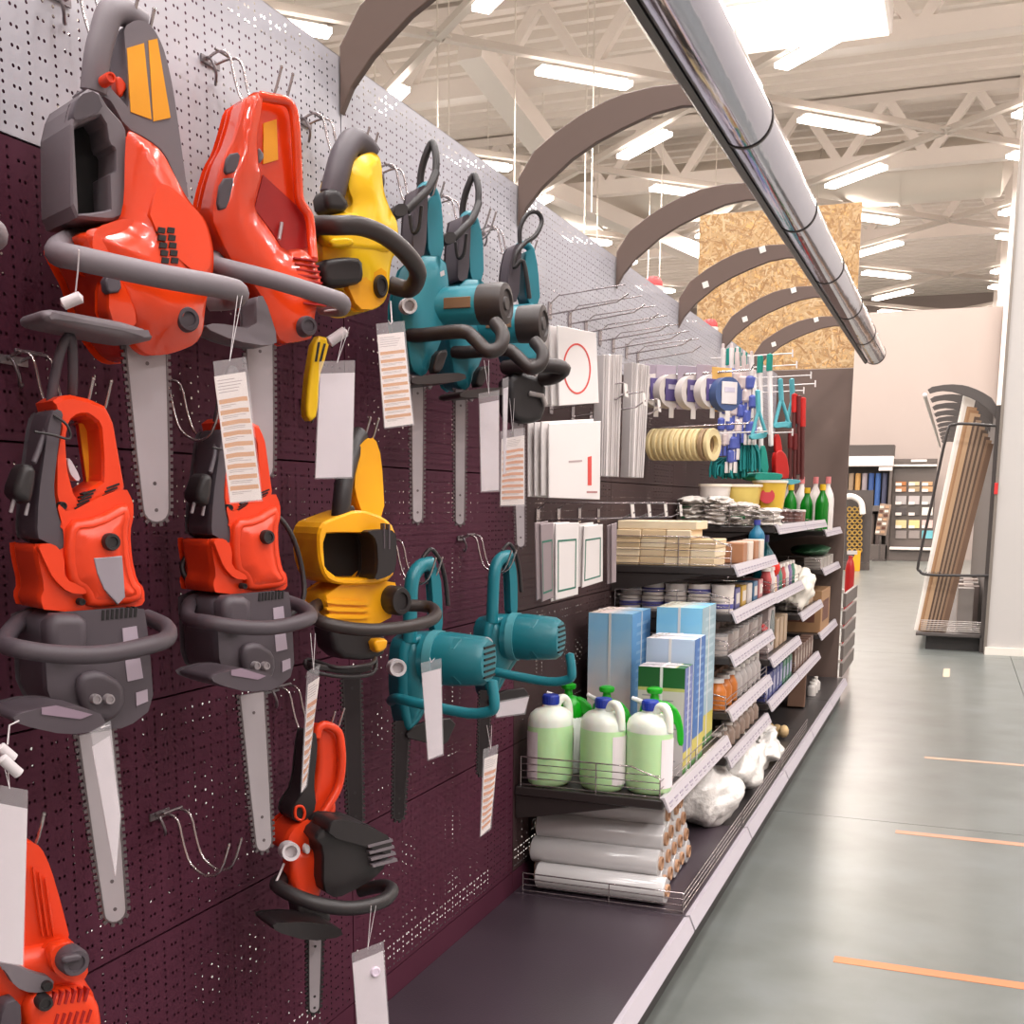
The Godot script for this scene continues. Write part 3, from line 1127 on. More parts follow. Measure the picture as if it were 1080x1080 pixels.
	plate("hand_guard", [[135, 980], [180, 975], [450, 1026], [505, 1074], [420, 1076], [210, 1030], [140, 1014]], 0.02, 0.11, 0.012, grey_soft)
	plate("lower_skirt", [[345, 880], [380, 875], [440, 1010], [400, 1060], [345, 1000]], 0.03, 0.075, 0.01, red_orange)
	plate("switch_plate", [[332, 872], [380, 866], [388, 922], [340, 930]], 0.06, 0.079, 0.003, grey_dark)
	disc("oil_cap", 586, 1012, 0.07, 34, 0.012, grey_dark)
	rod("tag_string", [[250, 790, 0.15], [246, 860, 0.14], [238, 935, 0.13]], 2.0, white_plastic, 1)
	pale_clip(200, 962, 255, 940, 0.13, 15, white_plastic)
	use_grid(0, 0, 1)
	bar(153, 360, 165, 551, 20, 13, 0.03, steel, chain_steel)
	var first := T

	# --- second orange saw
	saw("glossy orange chainsaw with open cavity in painted shade and orange handle", 290, 230, 0.15, 31)
	use_grid(200, 60, 3.375)
	plate("housing", [[205, 140], [235, 122], [290, 136], [345, 148], [372, 180], [382, 300], [387, 430], [392, 510], [428, 562], [437, 650], [442, 720], [466, 785], [468, 855], [446, 905], [440, 1000], [400, 1012], [330, 1020], [285, 960], [245, 840], [150, 735], [110, 650], [80, 565], [100, 450], [130, 350], [160, 300], [185, 220]], -0.09, 0.0, 0.02, red_orange)
	plate("outer_shell", [[203, 142], [236, 122], [262, 140], [255, 200], [240, 300], [245, 388], [256, 415], [236, 480], [228, 540], [290, 622], [332, 690], [400, 680], [442, 722], [466, 790], [468, 860], [446, 902], [440, 1000], [400, 1012], [330, 1020], [290, 950], [250, 830], [160, 740], [110, 650], [78, 568], [100, 450], [130, 350], [160, 300], [185, 220]], -0.01, 0.055, 0.016, red_orange, 1, "", null, 0.014)
	rod("handle_rim", [[250, 140, 0.02], [290, 148, 0.02], [345, 160, 0.02], [370, 200, 0.02], [380, 300, 0.02], [385, 430, 0.015], [392, 512, 0.015], [424, 566, 0.015], [434, 650, 0.02], [440, 720, 0.03]], 16, red_orange, 4)
	plate("cavity", [[262, 420], [420, 565], [425, 680], [335, 690], [292, 620], [232, 540]], -0.002, 0.003, 0.0, shaded_orange, 0)
	rod("cavity_screw", [[328, 590, 0.008], [318, 650, 0.012]], 6, steel, 1)
	plate("warning_label", [[264, 235], [310, 222], [315, 366], [262, 382]], -0.001, 0.003, 0.0, yellow_label, 0, "yellow warning label")
	plate("trigger", [[246, 315], [272, 352], [252, 380], [240, 372]], 0.02, 0.04, 0.004, grey_soft)
	plate("grip_strip", [[176, 172], [202, 166], [192, 290], [168, 302]], -0.05, 0.0, 0.004, grey_dark)
	plate("brake_plate", [[136, 346], [184, 336], [174, 408], [122, 420]], 0.055, 0.064, 0.003, grey_dark)
	plate("brake_plate", [[112, 432], [170, 426], [140, 540], [96, 545]], 0.055, 0.064, 0.003, grey_dark)
	slots("vent", 415, 720, 4, 20, 84, 6, 0.12, 9, 0.068, shaded_orange)
	rod("front_handle", [[100, 715, 0.0], [88, 738, 0.06], [130, 752, 0.12], [300, 795, 0.14], [480, 850, 0.14], [540, 872, 0.11], [535, 895, 0.05], [470, 890, 0.01]], 27, grey_soft, 5)
	plate("hand_guard", [[50, 962], [90, 945], [240, 972], [238, 852], [266, 850], [318, 1012], [280, 1030], [160, 1010]], 0.035, 0.095, 0.01, grey_soft)
	disc("oil_cap", 413, 960, 0.068, 32, 0.012, grey_dark)
	rod("tag_string", [[480, 905, 0.06], [548, 896, 0.1]], 3, white_plastic, 1)
	use_grid(0, 0, 1)
	bar(273, 352, 277, 505, 14, 11, 0.03, steel, chain_steel)

	# --- yellow saw, upper row
	saw("bright yellow chainsaw with dark rubber grip and black loop handle", 392, 240, 0.15, 34)
	use_grid(200, 60, 3.375)
	rod("rear_handle", [[640, 345, -0.03], [612, 312, -0.02], [580, 300, 0.0], [548, 345, 0.02], [525, 420, 0.03], [508, 490, 0.03]], 40, grey_dark, 4)
	plate("housing", [[562, 402], [600, 352], [650, 335], [682, 360], [688, 470], [712, 540], [742, 590], [742, 690], [716, 722], [706, 860], [660, 902], [600, 902], [555, 862], [545, 820], [480, 802], [470, 650], [500, 562], [560, 542], [586, 520], [566, 470]], -0.08, 0.035, 0.025, yellow, 2, "", null, 0.022)
	plate("side_cover", [[498, 560], [590, 542], [640, 580], [735, 600], [735, 690], [660, 700], [560, 690], [476, 660]], 0.02, 0.06, 0.015, yellow)
	plate("brake_lever", [[480, 472], [532, 462], [578, 522], [556, 552], [490, 545]], 0.0, 0.06, 0.012, near_black)
	plate("trigger", [[556, 362], [572, 360], [568, 440], [556, 450]], 0.0, 0.02, 0.004, yellow)
	plate("motor_cover", [[470, 722], [560, 708], [620, 714], [626, 790], [600, 810], [480, 816]], 0.02, 0.075, 0.012, near_black)
	plate("cover_latch", [[500, 645], [580, 640], [590, 670], [510, 680]], 0.055, 0.068, 0.005, yellow)
	plate("lower_cover", [[556, 800], [620, 790], [700, 740], [704, 856], [660, 898], [600, 898]], 0.02, 0.055, 0.014, amber)
	disc("oil_cap", 676, 818, 0.056, 36, 0.012, near_black, 0.62)
	rod("front_handle", [[440, 640, -0.02], [438, 604, 0.06], [520, 600, 0.12], [610, 603, 0.13], [700, 640, 0.13], [775, 705, 0.12], [812, 768, 0.09], [785, 825, 0.05], [715, 812, 0.02]], 29, brown_black, 5)
	rod("tag_string", [[715, 870, 0.06], [720, 945, 0.08]], 2.5, white_plastic, 1)
	use_grid(300, 340, 3.375)
	plate("bar_sheath", [[112, 45], [168, 55], [150, 130], [128, 195], [122, 330], [95, 356], [76, 325], [86, 200]], -0.02, 0.01, 0.006, yellow, 1, "yellow bar sheath")
	plate("sheath_stripe", [[120, 70], [128, 71], [116, 140], [108, 140]], 0.0095, 0.011, 0.0, near_black, 0)
	plate("sheath_stripe", [[140, 75], [148, 76], [132, 140], [124, 140]], 0.0095, 0.011, 0.0, near_black, 0)
	pale_clip(160, 70, 216, 32, 0.05, 17, white_plastic)

	# --- teal saws with round motors, upper row
	saw("teal chainsaw with round motor and dark corded loop, beside the yellow saw", 460, 300, 0.15, 40)
	use_grid(390, 130, 3.087)
	plate("rear_grip", [[152, 212], [184, 198], [190, 240], [182, 430], [150, 440], [140, 420]], -0.05, 0.02, 0.012, grey_dark)
	plate("rear_handle", [[186, 262], [214, 226], [236, 268], [242, 440], [192, 446]], -0.05, 0.0, 0.012, teal)
	plate("housing", [[110, 560], [150, 430], [245, 432], [260, 540], [252, 660], [212, 760], [176, 830], [136, 802], [120, 700], [108, 640]], -0.06, 0.022, 0.02, teal, 1, "", null, 0.018)
	rod("handle_bridge", [[166, 222, -0.015], [178, 208, -0.015], [196, 208, -0.02], [212, 236, -0.025], [220, 275, -0.025]], 15, teal, 4)
	plate("maker_plate", [[218, 490], [242, 478], [244, 494], [220, 504]], 0.03, 0.036, 0.0, white_plastic, 0)
	var c0 := P(210, 600, 0.0)
	var mb := MB.new()
	mb.tube([c0, c0 + Vector3(0.115, 0, 0)], 0.040, 24)
	part(T, "motor_housing", mb, teal)
	mb = MB.new()
	mb.lathe([Vector2(0, 0), Vector2(0.041, 0), Vector2(0.043, 0.045), Vector2(0.041, 0.056), Vector2(0.029, 0.059), Vector2(0.027, 0.054), Vector2(0.015, 0.054), Vector2(0.013, 0.058), Vector2(0, 0.058)], 24, Transform3D(Basis(Vector3(0, 1, 0), Vector3(1, 0, 0), Vector3(0, 0, -1)), c0 + Vector3(0.108, 0, 0)))
	part(T, "motor_end", mb, brown_black)
	mb = MB.new()
	mb.rbox(c0 + Vector3(0.07, 0.0, 0.0395), Vector3(0.06, 0.022, 0.004), 0.001)
	part(T, "rating_label", mb, paint(Color(0.45, 0.33, 0.24), 0.5))
	rod("front_handle", [[130, 690, 0.02], [170, 690, 0.05], [300, 678, 0.13], [340, 700, 0.15], [385, 742, 0.18], [424, 728, 0.19], [432, 685, 0.18], [408, 650, 0.15]], 21, brown_black, 5)
	plate("hand_guard", [[135, 828], [220, 815], [308, 812], [316, 836], [220, 848], [138, 850]], 0.02, 0.12, 0.008, brown_black)
	plate("guard_stay", [[220, 740], [262, 735], [236, 812], [204, 812]], 0.03, 0.06, 0.006, brown_black)
	ring_cap(126, 595, 0.05, 24, white_plastic)
	rod("power_cord", [[165, 240, -0.02], [166, 170, -0.02], [182, 105, -0.01], [204, 64, 0.0], [216, 110, 0.02], [214, 165, 0.03]], 11, near_black, 5)
	rod("plug_cord", [[216, 160, 0.03], [190, 215, 0.05], [150, 255, 0.06], [120, 285, 0.06]], 12, near_black, 4)
	plate("plug", [[85, 262], [122, 262], [125, 300], [80, 304]], 0.04, 0.08, 0.008, near_black)
	rod("cable_tie", [[130, 300, 0.03], [140, 355, 0.03], [160, 340, 0.04], [168, 270, 0.05]], 6, near_black, 4)
	use_grid(300, 340, 3.375)
	plate("spiked_bumper", [[452, 216], [532, 218], [522, 238], [508, 226], [496, 240], [484, 226], [470, 240], [454, 236]], 0.0, 0.012, 0.0, steel, 0)
	use_grid(0, 0, 1)
	bar(440, 396, 440, 551, 6.5, 5.5, 0.01, steel, chain_steel)
	var teal_saw := T
	var s2 := copy(teal_saw, on_x(502, 318, 0.15), deg_to_rad(3), "teal chainsaw with round motor, second of the teal row")
	s2.position = on_x(503, 322, 0.15)

	# --- third teal saw with a black lower body
	saw("teal and black chainsaw with pointed black front handle, third of the teal row", 555, 330, 0.15, 44)
	use_grid(390, 130, 3.087)
	plate("rear_grip", [[470, 395], [498, 388], [492, 440], [485, 580], [448, 585], [452, 470]], -0.05, 0.01, 0.012, grey_dark)
	plate("rear_handle", [[505, 420], [535, 405], [548, 470], [556, 590], [512, 590]], -0.05, 0.01, 0.012, teal)
	plate("housing", [[450, 590], [565, 580], [572, 680], [560, 780], [470, 790], [440, 700]], -0.06, 0.03, 0.02, teal)
	rod("handle_bridge", [[482, 405, -0.02], [496, 396, -0.02], [514, 400, -0.02], [528, 420, -0.02]], 12, teal, 4)
	rod("front_handle", [[440, 795, 0.0], [520, 790, 0.08], [590, 790, 0.11], [632, 800, 0.12], [600, 826, 0.08], [560, 832, 0.04]], 22, brown_black, 4)
	plate("lower_body", [[455, 800], [580, 830], [575, 960], [520, 980], [455, 960]], -0.03, 0.05, 0.015, near_black)
	rod("brake_link", [[520, 880, 0.055], [562, 888, 0.06], [572, 920, 0.06]], 8, paint(Color(0.62, 0.58, 0.57), 0.4), 1)
	rod("power_cord", [[490, 400, 0.0], [490, 340, 0.0], [515, 295, 0.0], [545, 290, 0.0], [560, 320, 0.0], [540, 365, 0.01], [510, 385, 0.02]], 7, near_black, 5)
	rod("plug_cord", [[510, 385, 0.02], [480, 420, 0.03], [470, 470, 0.03], [500, 450, 0.04], [520, 570, 0.04]], 7, near_black, 4)
	use_grid(0, 0, 1)
	bar(546, 430, 549, 577, 6.0, 4.6, 0.01, steel, chain_steel)

	# --- electric orange saws with a heavy grey lower body
	saw("orange and grey electric chainsaw with a pale shield badge", 95, 600, 0.15, 27)
	use_grid(0, 340, 3.176)
	mb = MB.new()
	mb.frame(outline([[180, 252], [230, 240], [300, 255], [360, 282], [385, 340], [402, 440], [422, 552], [400, 640], [300, 690], [215, 680], [186, 600], [186, 450], [205, 340], [190, 300]], 0.02), outline([[232, 335], [262, 312], [300, 312], [338, 345], [346, 450], [346, 530], [300, 560], [262, 600], [246, 560], [228, 490], [222, 400]], 0.02), face_xf(), -0.045, 0.02, 0.006)
	part(T, "rear_handle", mb, red_soft)
	plate("handle_inner", [[264, 320], [330, 336], [348, 450], [348, 545], [296, 545]], -0.045, -0.03, 0.0, red_soft, 0)
	plate("warning_label", [[264, 338], [322, 340], [344, 535], [292, 540]], -0.0295, -0.027, 0.0, yellow_label, 0, "yellow warning label")
	plate("rubber_grip", [[185, 288], [212, 300], [205, 345], [187, 480], [180, 560], [192, 640], [216, 700], [216, 772], [150, 732], [124, 722], [130, 580], [150, 440], [165, 330]], -0.05, 0.028, 0.014, grey_dark)
	plate("housing", [[188, 600], [230, 640], [300, 600], [420, 550], [446, 600], [448, 650], [436, 700], [442, 790], [459, 865], [483, 890], [485, 945], [440, 956], [150, 972], [135, 925], [150, 890], [128, 790], [124, 735], [215, 772], [212, 690]], -0.07, 0.03, 0.02, red_soft)
	plate("cheek", [[232, 665], [330, 655], [430, 600], [447, 650], [436, 700], [442, 790], [459, 865], [483, 890], [483, 940], [300, 962], [286, 905], [240, 880], [222, 790]], 0.02, 0.042, 0.01, red_soft, 1, "", null, 0.008)
	plate("finger_rest", [[126, 745], [180, 740], [216, 780], [216, 860], [286, 888], [290, 912], [230, 906], [180, 860], [150, 800]], 0.02, 0.04, 0.008, red_soft)
	for i in 2:
		slots("vent", 258 + i * 80, 640 - i * 14, 7, -12 - i, 44, 6, -0.35, 7, 0.021 + i * 0.0, slot_black)
	disc("lock_button", 368, 735, 0.05, 27, 0.01, near_black)
	plate("shield_badge", [[315, 790], [410, 782], [420, 920], [396, 945], [350, 895], [326, 840]], 0.045, 0.0515, 0.001, paint(Color(0.60, 0.565, 0.60), 0.35, 0.2), 0, "pale grey shield badge")
	disc("screw", 207, 615, 0.024, 13, 0.006, slot_black)
	disc("screw", 271, 936, 0.04, 11, 0.006, slot_black)
	plate("trigger", [[232, 450], [270, 520], [262, 535], [236, 510], [226, 470]], -0.02, 0.0, 0.004, paint(Color(0.78, 0.75, 0.78), 0.4))
	rod("power_cord", [[165, 320, -0.02], [180, 200, -0.01], [205, 90, 0.0], [232, 48, 0.0], [243, 90, 0.0], [243, 240, -0.02]], 15, grey_dark, 5)
	rod("plug_cord", [[165, 320, 0.0], [140, 400, 0.02], [112, 470, 0.03]], 9, grey_dark, 3)
	plate("plug", [[78, 470], [128, 482], [122, 560], [108, 612], [62, 596], [42, 565]], -0.005, 0.04, 0.01, near_black)
	rod("plug_pin", [[48, 590, 0.02], [36, 636, 0.02]], 6, steel, 1)
	rod("plug_pin", [[94, 606, 0.02], [86, 646, 0.02]], 6, steel, 1)
	rod("cable_tie", [[180, 310, 0.03], [225, 345, 0.035], [234, 390, 0.035], [180, 378, 0.04], [115, 366, 0.04]], 4, near_black, 4)
	use_grid(0, 620, 3.176)
	plate("gear_housing", [[142, 86], [480, 60], [490, 110], [502, 210], [516, 400], [425, 470], [335, 474], [250, 436], [162, 384], [150, 200]], -0.07, 0.045, 0.02, grey_dark)
	plate("gear_boss", [[160, 88], [300, 90], [304, 180], [285, 240], [170, 230]], 0.03, 0.07, 0.014, grey_dark)
	slots("vent", 346, 92, 15.5, -1.6, 9, 34, 0.05, 8, 0.0455, slot_black)
	for q in [[410, 136, 458, 128, 464, 176, 414, 182], [420, 244, 470, 236, 480, 302, 428, 314], [456, 352, 494, 340, 496, 380, 458, 396]]:
		plate("info_sticker", [[q[0], q[1]], [q[2], q[3]], [q[4], q[5]], [q[6], q[7]]], 0.045, 0.0465, 0.0, paint(Color(0.66, 0.6, 0.65), 0.5), 0)
	plate("chain_cover", [[270, 290], [340, 276], [420, 320], [425, 400], [380, 450], [300, 440], [262, 360]], 0.04, 0.06, 0.012, grey_dark)
	disc("cover_nut", 318, 372, 0.062, 16, 0.008, steel)
	disc("cover_nut", 362, 372, 0.062, 16, 0.008, steel)
	rod("front_handle", [[140, 88, -0.05], [60, 120, -0.02], [14, 180, 0.04], [45, 200, 0.11], [190, 222, 0.14], [350, 222, 0.14], [500, 192, 0.13], [560, 168, 0.09], [556, 130, 0.03], [492, 98, -0.02]], 27, grey_dark, 5)
	plate("hand_guard", [[40, 428], [190, 392], [330, 412], [362, 462], [345, 478], [225, 494], [60, 458]], 0.05, 0.15, 0.014, grey_dark)
	plate("guard_sticker", [[140, 402], [190, 394], [310, 424], [270, 440], [140, 424]], 0.15, 0.1515, 0.0, paint(Color(0.55, 0.47, 0.53), 0.5), 0)
	use_grid(0, 0, 1)
	bar(100, 772, 122, 972, 17, 11.5, 0.04, steel, chain_steel)
	var electric := T
	var e2 := copy(electric, on_x(258, 590, 0.15), deg_to_rad(4), "orange and grey electric chainsaw without badge, hung under the open orange saw")
	use_grid(0, 340, 3.176)
	set_plane(258, 590, 0.15, 27)
	T = e2
	var loop := []
	for q in [[640, 880, -0.05], [610, 820, -0.06], [650, 760, -0.06], [760, 690, -0.07], [900, 640, -0.07], [970, 700, -0.06], [1010, 820, -0.06], [1015, 930, -0.05], [960, 990, -0.05]]:
		loop.append(e2.transform.affine_inverse() * P(q[0], q[1], q[2]))
	mb = MB.new()
	mb.tube(curve(loop, 4), 0.0045, 7)
	var coil := part(T, "cable_coil", mb, near_black)
	coil.position = Vector3.ZERO
	for c in e2.get_children():
		if String(c.name).begins_with("shield_badge"):
			e2.remove_child(c)
			c.free()
			break

	# --- amber saw, middle row
	saw("amber chainsaw with square black window and dark bar", 380, 600, 0.15, 33)
	use_grid(300, 340, 3.375)
	plate("rear_handle", [[262, 445], [285, 420], [322, 408], [346, 480], [358, 700], [285, 700], [250, 600], [252, 540]], -0.05, 0.0, 0.015, amber, 1)
	rod("rubber_grip", [[270, 400, -0.03], [250, 430, -0.02], [218, 540, 0.01], [206, 620, 0.02], [200, 690, 0.02]], 32, near_black, 4)
	mb = MB.new()
	mb.frame(chaikin(outline([[112, 720], [190, 690], [260, 664], [352, 690], [398, 740], [394, 900], [345, 935], [150, 935], [118, 850]], 0.04), 2), chaikin(outline([[134, 752], [200, 748], [330, 752], [332, 910], [146, 910]], 0.04), 1), face_xf(), -0.06, 0.045, 0.005)
	part(T, "housing", mb, amber)
	plate("window_back", [[128, 748], [338, 748], [338, 914], [140, 914]], -0.06, -0.02, 0.0, slot_black, 0)
	plate("battery_pack", [[292, 742], [380, 735], [400, 760], [398, 880], [370, 905], [318, 920], [335, 880], [330, 770]], 0.0, 0.075, 0.014, near_black)
	slots("vent", 356, 760, 18, 2, 5, 90, 0.0, 2, 0.0755, grey_dark)
	plate("handle_socket", [[218, 655], [252, 650], [256, 690], [220, 695]], 0.0, 0.03, 0.004, near_black)
	plate("lower_body", [[145, 940], [392, 916], [402, 960], [372, 1076], [165, 1080]], -0.07, 0.03, 0.016, amber)
	for i in 3:
		plate("step_rib", [[150, 985 + i * 26], [300, 995 + i * 24], [300, 1008 + i * 24], [152, 1002 + i * 26]], 0.028, 0.036, 0.003, amber)
	disc("tension_knob", 398, 990, 0.05, 52, 0.022, near_black, 0.8)
	use_grid(280, 600, 3.375)
	plate("gear_body", [[225, 190], [420, 190], [440, 300], [380, 330], [250, 320]], -0.06, 0.02, 0.014, near_black)
	plate("lower_lip", [[386, 252], [440, 248], [432, 290], [396, 302]], 0.015, 0.045, 0.006, amber)
	rod("front_handle", [[240, 110, -0.04], [170, 140, 0.02], [190, 185, 0.1], [300, 212, 0.13], [420, 216, 0.14], [550, 196, 0.12], [605, 168, 0.08], [585, 136, 0.03], [500, 130, 0.0]], 22, brown_black, 5)
	rod("guard_rim", [[150, 322, 0.05], [260, 352, 0.1], [372, 340, 0.1], [392, 318, 0.06], [380, 372, 0.08], [280, 384, 0.1], [160, 362, 0.08]], 7, near_black, 4, true)
	plate("hand_guard", [[160, 330], [270, 356], [385, 340], [380, 366], [280, 378], [165, 356]], 0.07, 0.09, 0.003, near_black)
	use_grid(0, 0, 1)
	bar(370, 705, 375, 872, 10, 8, 0.0, dark_bar, near_black)

	# --- lower teal saws
	saw("dark teal chainsaw with ribbed motor and square teal front handle, below the amber saw", 465, 690, 0.15, 36)
	use_grid(280, 600, 3.375)
	rod("rear_handle", [[512, 260, 0.0], [515, 150, 0.0], [522, 40, 0.0], [550, -8, -0.01], [590, -20, -0.02]], 25, teal_deep, 4)
	plate("handle_back", [[582, -20], [612, -10], [628, 60], [632, 230], [602, 240], [594, 60]], -0.045, -0.015, 0.01, teal_deep)
	plate("housing", [[482, 300], [500, 246], [560, 232], [640, 226], [650, 400], [600, 470], [545, 566], [505, 590], [482, 470]], -0.06, 0.012, 0.016, teal_deep, 1, "", null, 0.014)
	c0 = P(560, 315, 0.0)
	mb = MB.new()
	mb.rbox(c0 + Vector3(0.075, 0.0, 0), Vector3(0.1, 0.1, 0.1), 0.02)
	part(T, "motor_housing", mb, teal_deep)
	mb = MB.new()
	mb.lathe([Vector2(0, 0.01), Vector2(0.058, 0.01), Vector2(0.06, 0.07), Vector2(0.054, 0.145), Vector2(0.045, 0.158), Vector2(0.0, 0.16)], 12, Transform3D(Basis(Vector3(0, 1, 0), Vector3(1, 0, 0), Vector3(0, 0, -1)), c0))
	part(T, "motor_bell", mb, teal_deep)
	mb = MB.new()
	mb.lathe([Vector2(0.058, 0.025), Vector2(0.0625, 0.025), Vector2(0.0625, 0.045), Vector2(0.059, 0.045)], 20, Transform3D(Basis(Vector3(0, 1, 0), Vector3(1, 0, 0), Vector3(0, 0, -1)), c0))
	part(T, "motor_band", mb, teal_pale, "pale teal band round the motor")
	for i in 6:
		mb = MB.new()
		mb.box(c0 + Vector3(0.1585, 0.032 - i * 0.0128, 0), Vector3(0.006, 0.0045, 0.06))
		part(T, "cooling_slot", mb, slot_black)
	rod("front_handle", [[448, 470, -0.02], [470, 462, 0.06], [560, 482, 0.12], [720, 514, 0.2], [800, 506, 0.24], [815, 480, 0.25], [806, 400, 0.24]], 18, teal_deep, 3)
	ring_cap(468, 352, 0.05, 30, white_plastic)
	plate("hand_guard", [[545, 545], [690, 528], [640, 640], [566, 618], [490, 600]], 0.0, 0.012, 0.003, near_black)
	rod("power_cord", [[560, -40, -0.02], [590, -70, -0.02], [620, -30, -0.02], [640, 40, -0.03], [650, 130, -0.03]], 8, near_black, 5)
	use_grid(0, 0, 1)
	bar(424, 760, 420, 865, 8, 6, 0.0, dark_bar, near_black)
	var low_teal := T
	var lt2 := copy(low_teal, on_x(548, 665, 0.15), deg_to_rad(3), "dark teal chainsaw with ribbed motor, above the jug shelf")
	lt2.position = on_x(545, 668, 0.15)

	# --- small cordless saw
	saw("small orange cordless chainsaw with black motor and short bar", 345, 880, 0.15, 33)
	use_grid(280, 600, 3.375)
	plate("rear_handle", [[178, 575], [214, 553], [262, 578], [275, 640], [277, 700], [270, 762], [250, 800], [262, 862], [240, 900], [190, 920], [150, 880], [170, 800], [188, 700]], -0.05, 0.0, 0.014, red_soft)
	rod("handle_rim", [[182, 600, 0.01], [190, 568, 0.01], [214, 556, 0.01], [258, 580, 0.01], [270, 640, 0.01], [271, 700, 0.01], [262, 765, 0.01], [240, 815, 0.015], [190, 890, 0.02], [130, 935, 0.02]], 15, red_soft, 4)
	plate("rubber_grip", [[160, 590], [180, 580], [186, 640], [172, 760], [182, 850], [150, 890], [110, 905], [92, 880], [100, 845], [140, 790]], -0.04, 0.02, 0.01, near_black)
	rod("trigger_ring", [[108, 850, 0.024], [130, 846, 0.024], [140, 870, 0.024], [130, 894, 0.024], [108, 884, 0.024]], 5, red_soft, 4, true)
	plate("housing", [[70, 990], [95, 930], [150, 890], [210, 905], [260, 880], [300, 960], [325, 1090], [325, 1140], [180, 1130], [160, 1040], [90, 1020]], -0.06, 0.03, 0.02, red_soft)
	use_grid(0, 760, 2.4545)
	plate("motor", [[815, 300], [870, 256], [960, 270], [998, 300], [1010, 350], [985, 395], [935, 430], [870, 462], [838, 440], [840, 330]], -0.03, 0.085, 0.014, near_black, 1, "", null, 0.008)
	plate("battery_pack", [[860, 258], [905, 258], [1000, 292], [1016, 318], [1010, 350], [960, 330], [850, 300]], 0.03, 0.105, 0.01, near_black)
	slots("battery_rib", 985, 318, 4, 17, 66, 7, -0.25, 4, 0.106, grey_soft)
	plate("lower_body", [[752, 350], [832, 330], [842, 452], [800, 470], [758, 440]], 0.0, 0.045, 0.012, red_soft)
	ring_cap(750, 338, 0.06, 23, white_plastic)
	disc("oil_window", 793, 332, 0.05, 12, 0.006, white_plastic, 0.6)
	rod("front_handle", [[760, 400, -0.02], [716, 425, 0.05], [800, 468, 0.11], [900, 486, 0.13], [985, 470, 0.12], [1014, 440, 0.08], [990, 428, 0.04], [930, 440, 0.0]], 18, near_black, 5)
	rod("handle_stay", [[712, 425, 0.06], [735, 370, 0.05]], 3, white_plastic, 1)
	plate("hand_guard", [[706, 526], [790, 520], [880, 534], [890, 560], [800, 572], [712, 546]], 0.02, 0.10, 0.008, near_black)
	plate("chain_cover", [[770, 470], [850, 470], [862, 520], [840, 545], [780, 540]], -0.02, 0.03, 0.01, near_black)
	use_grid(0, 0, 1)
	bar(332, 988, 331, 1068, 7.5, 6, 0.01, steel, near_black)

	# --- saw cut by the lower left corner
	saw("orange chainsaw with dark round knob and ribbed engine cover, hung lowest", 60, 1000, 0.16, 27)
	use_grid(0, 760, 2.4545)
	plate("rear_handle", [[62, 330], [76, 312], [106, 326], [132, 382], [160, 480], [184, 575], [120, 620], [60, 610], [40, 560]], -0.06, 0.012, 0.02, red_soft, 1)
	for i in 3:
		plate("handle_rib", [[84 + i * 16, 380 + i * 14], [90 + i * 16, 380 + i * 14], [116 + i * 14, 560], [108 + i * 14, 560]], 0.014, 0.019, 0.002, red_soft)
	plate("housing", [[-60, 640], [40, 600], [190, 570], [222, 602], [232, 668], [240, 690], [264, 724], [276, 800], [260, 980], [-40, 980], [-60, 800]], -0.09, 0.03, 0.025, red_soft)
	plate("knob_seat", [[130, 590], [190, 572], [222, 602], [230, 666], [180, 680], [136, 650]], 0.02, 0.05, 0.012, red_soft)
	disc("choke_knob", 187, 620, 0.06, 33, 0.014, grey_dark)
	plate("knob_grip", [[160, 612], [214, 604], [216, 622], [164, 634]], 0.07, 0.082, 0.004, grey_dark)
	plate("lever", [[-10, 626], [36, 630], [90, 656], [140, 668], [136, 700], [80, 706], [40, 690], [16, 650]], 0.025, 0.05, 0.008, grey_soft)
	disc("lever_bolt", 121, 686, 0.052, 12, 0.006, near_black)
	plate("engine_cover", [[60, 716], [210, 690], [262, 726], [274, 800], [250, 880], [90, 900]], 0.02, 0.055, 0.016, red_soft)
	for i in 2:
		slots("vent", 140 + i * 6, 722 + i * 54, 17, -2.2, 7, 34, 0.3, 6, 0.0555, shaded_orange)
	disc("primer", 112, 728, 0.055, 18, 0.01, near_black)
	plate("side_grip", [[10, 735], [52, 722], [56, 790], [30, 860], [-10, 860]], 0.025, 0.06, 0.01, grey_dark)
	rod("front_handle", [[-60, 880, 0.0], [-20, 900, 0.12], [150, 930, 0.14], [300, 940, 0.12], [310, 920, 0.03]], 26, grey_soft, 4)
	use_grid(0, 0, 1)
	bar(55, 1160, 70, 1340, 17, 12, 0.0, steel, chain_steel)

	# --- neighbour of the first saw, almost wholly outside the picture
	var n1 := copy(first, on_x(-175, 85, 0.15), deg_to_rad(-6), "grey-handled orange chainsaw of which only a handle end shows")
	n1.position = on_x(-152, 92, 0.15)

# ---------------------------------------------------------------- hooks, price tags and hanging goods
var wire: Material
var rng := RandomNumberGenerator.new()

func hook_at(u: float, v: float, proto: Node3D, label := "", group := "double wire hooks on the wall") -> void:
	var tip := on_x(u, v, 0.15)
	var at := Vector3(0, tip.y + 0.035, tip.z)
	if proto.has_meta("used"):
		copy(proto, at, 0.0, label, group)
	else:
		proto.position = at
		proto.set_meta("used", true)
		proto.set_meta("label", label)

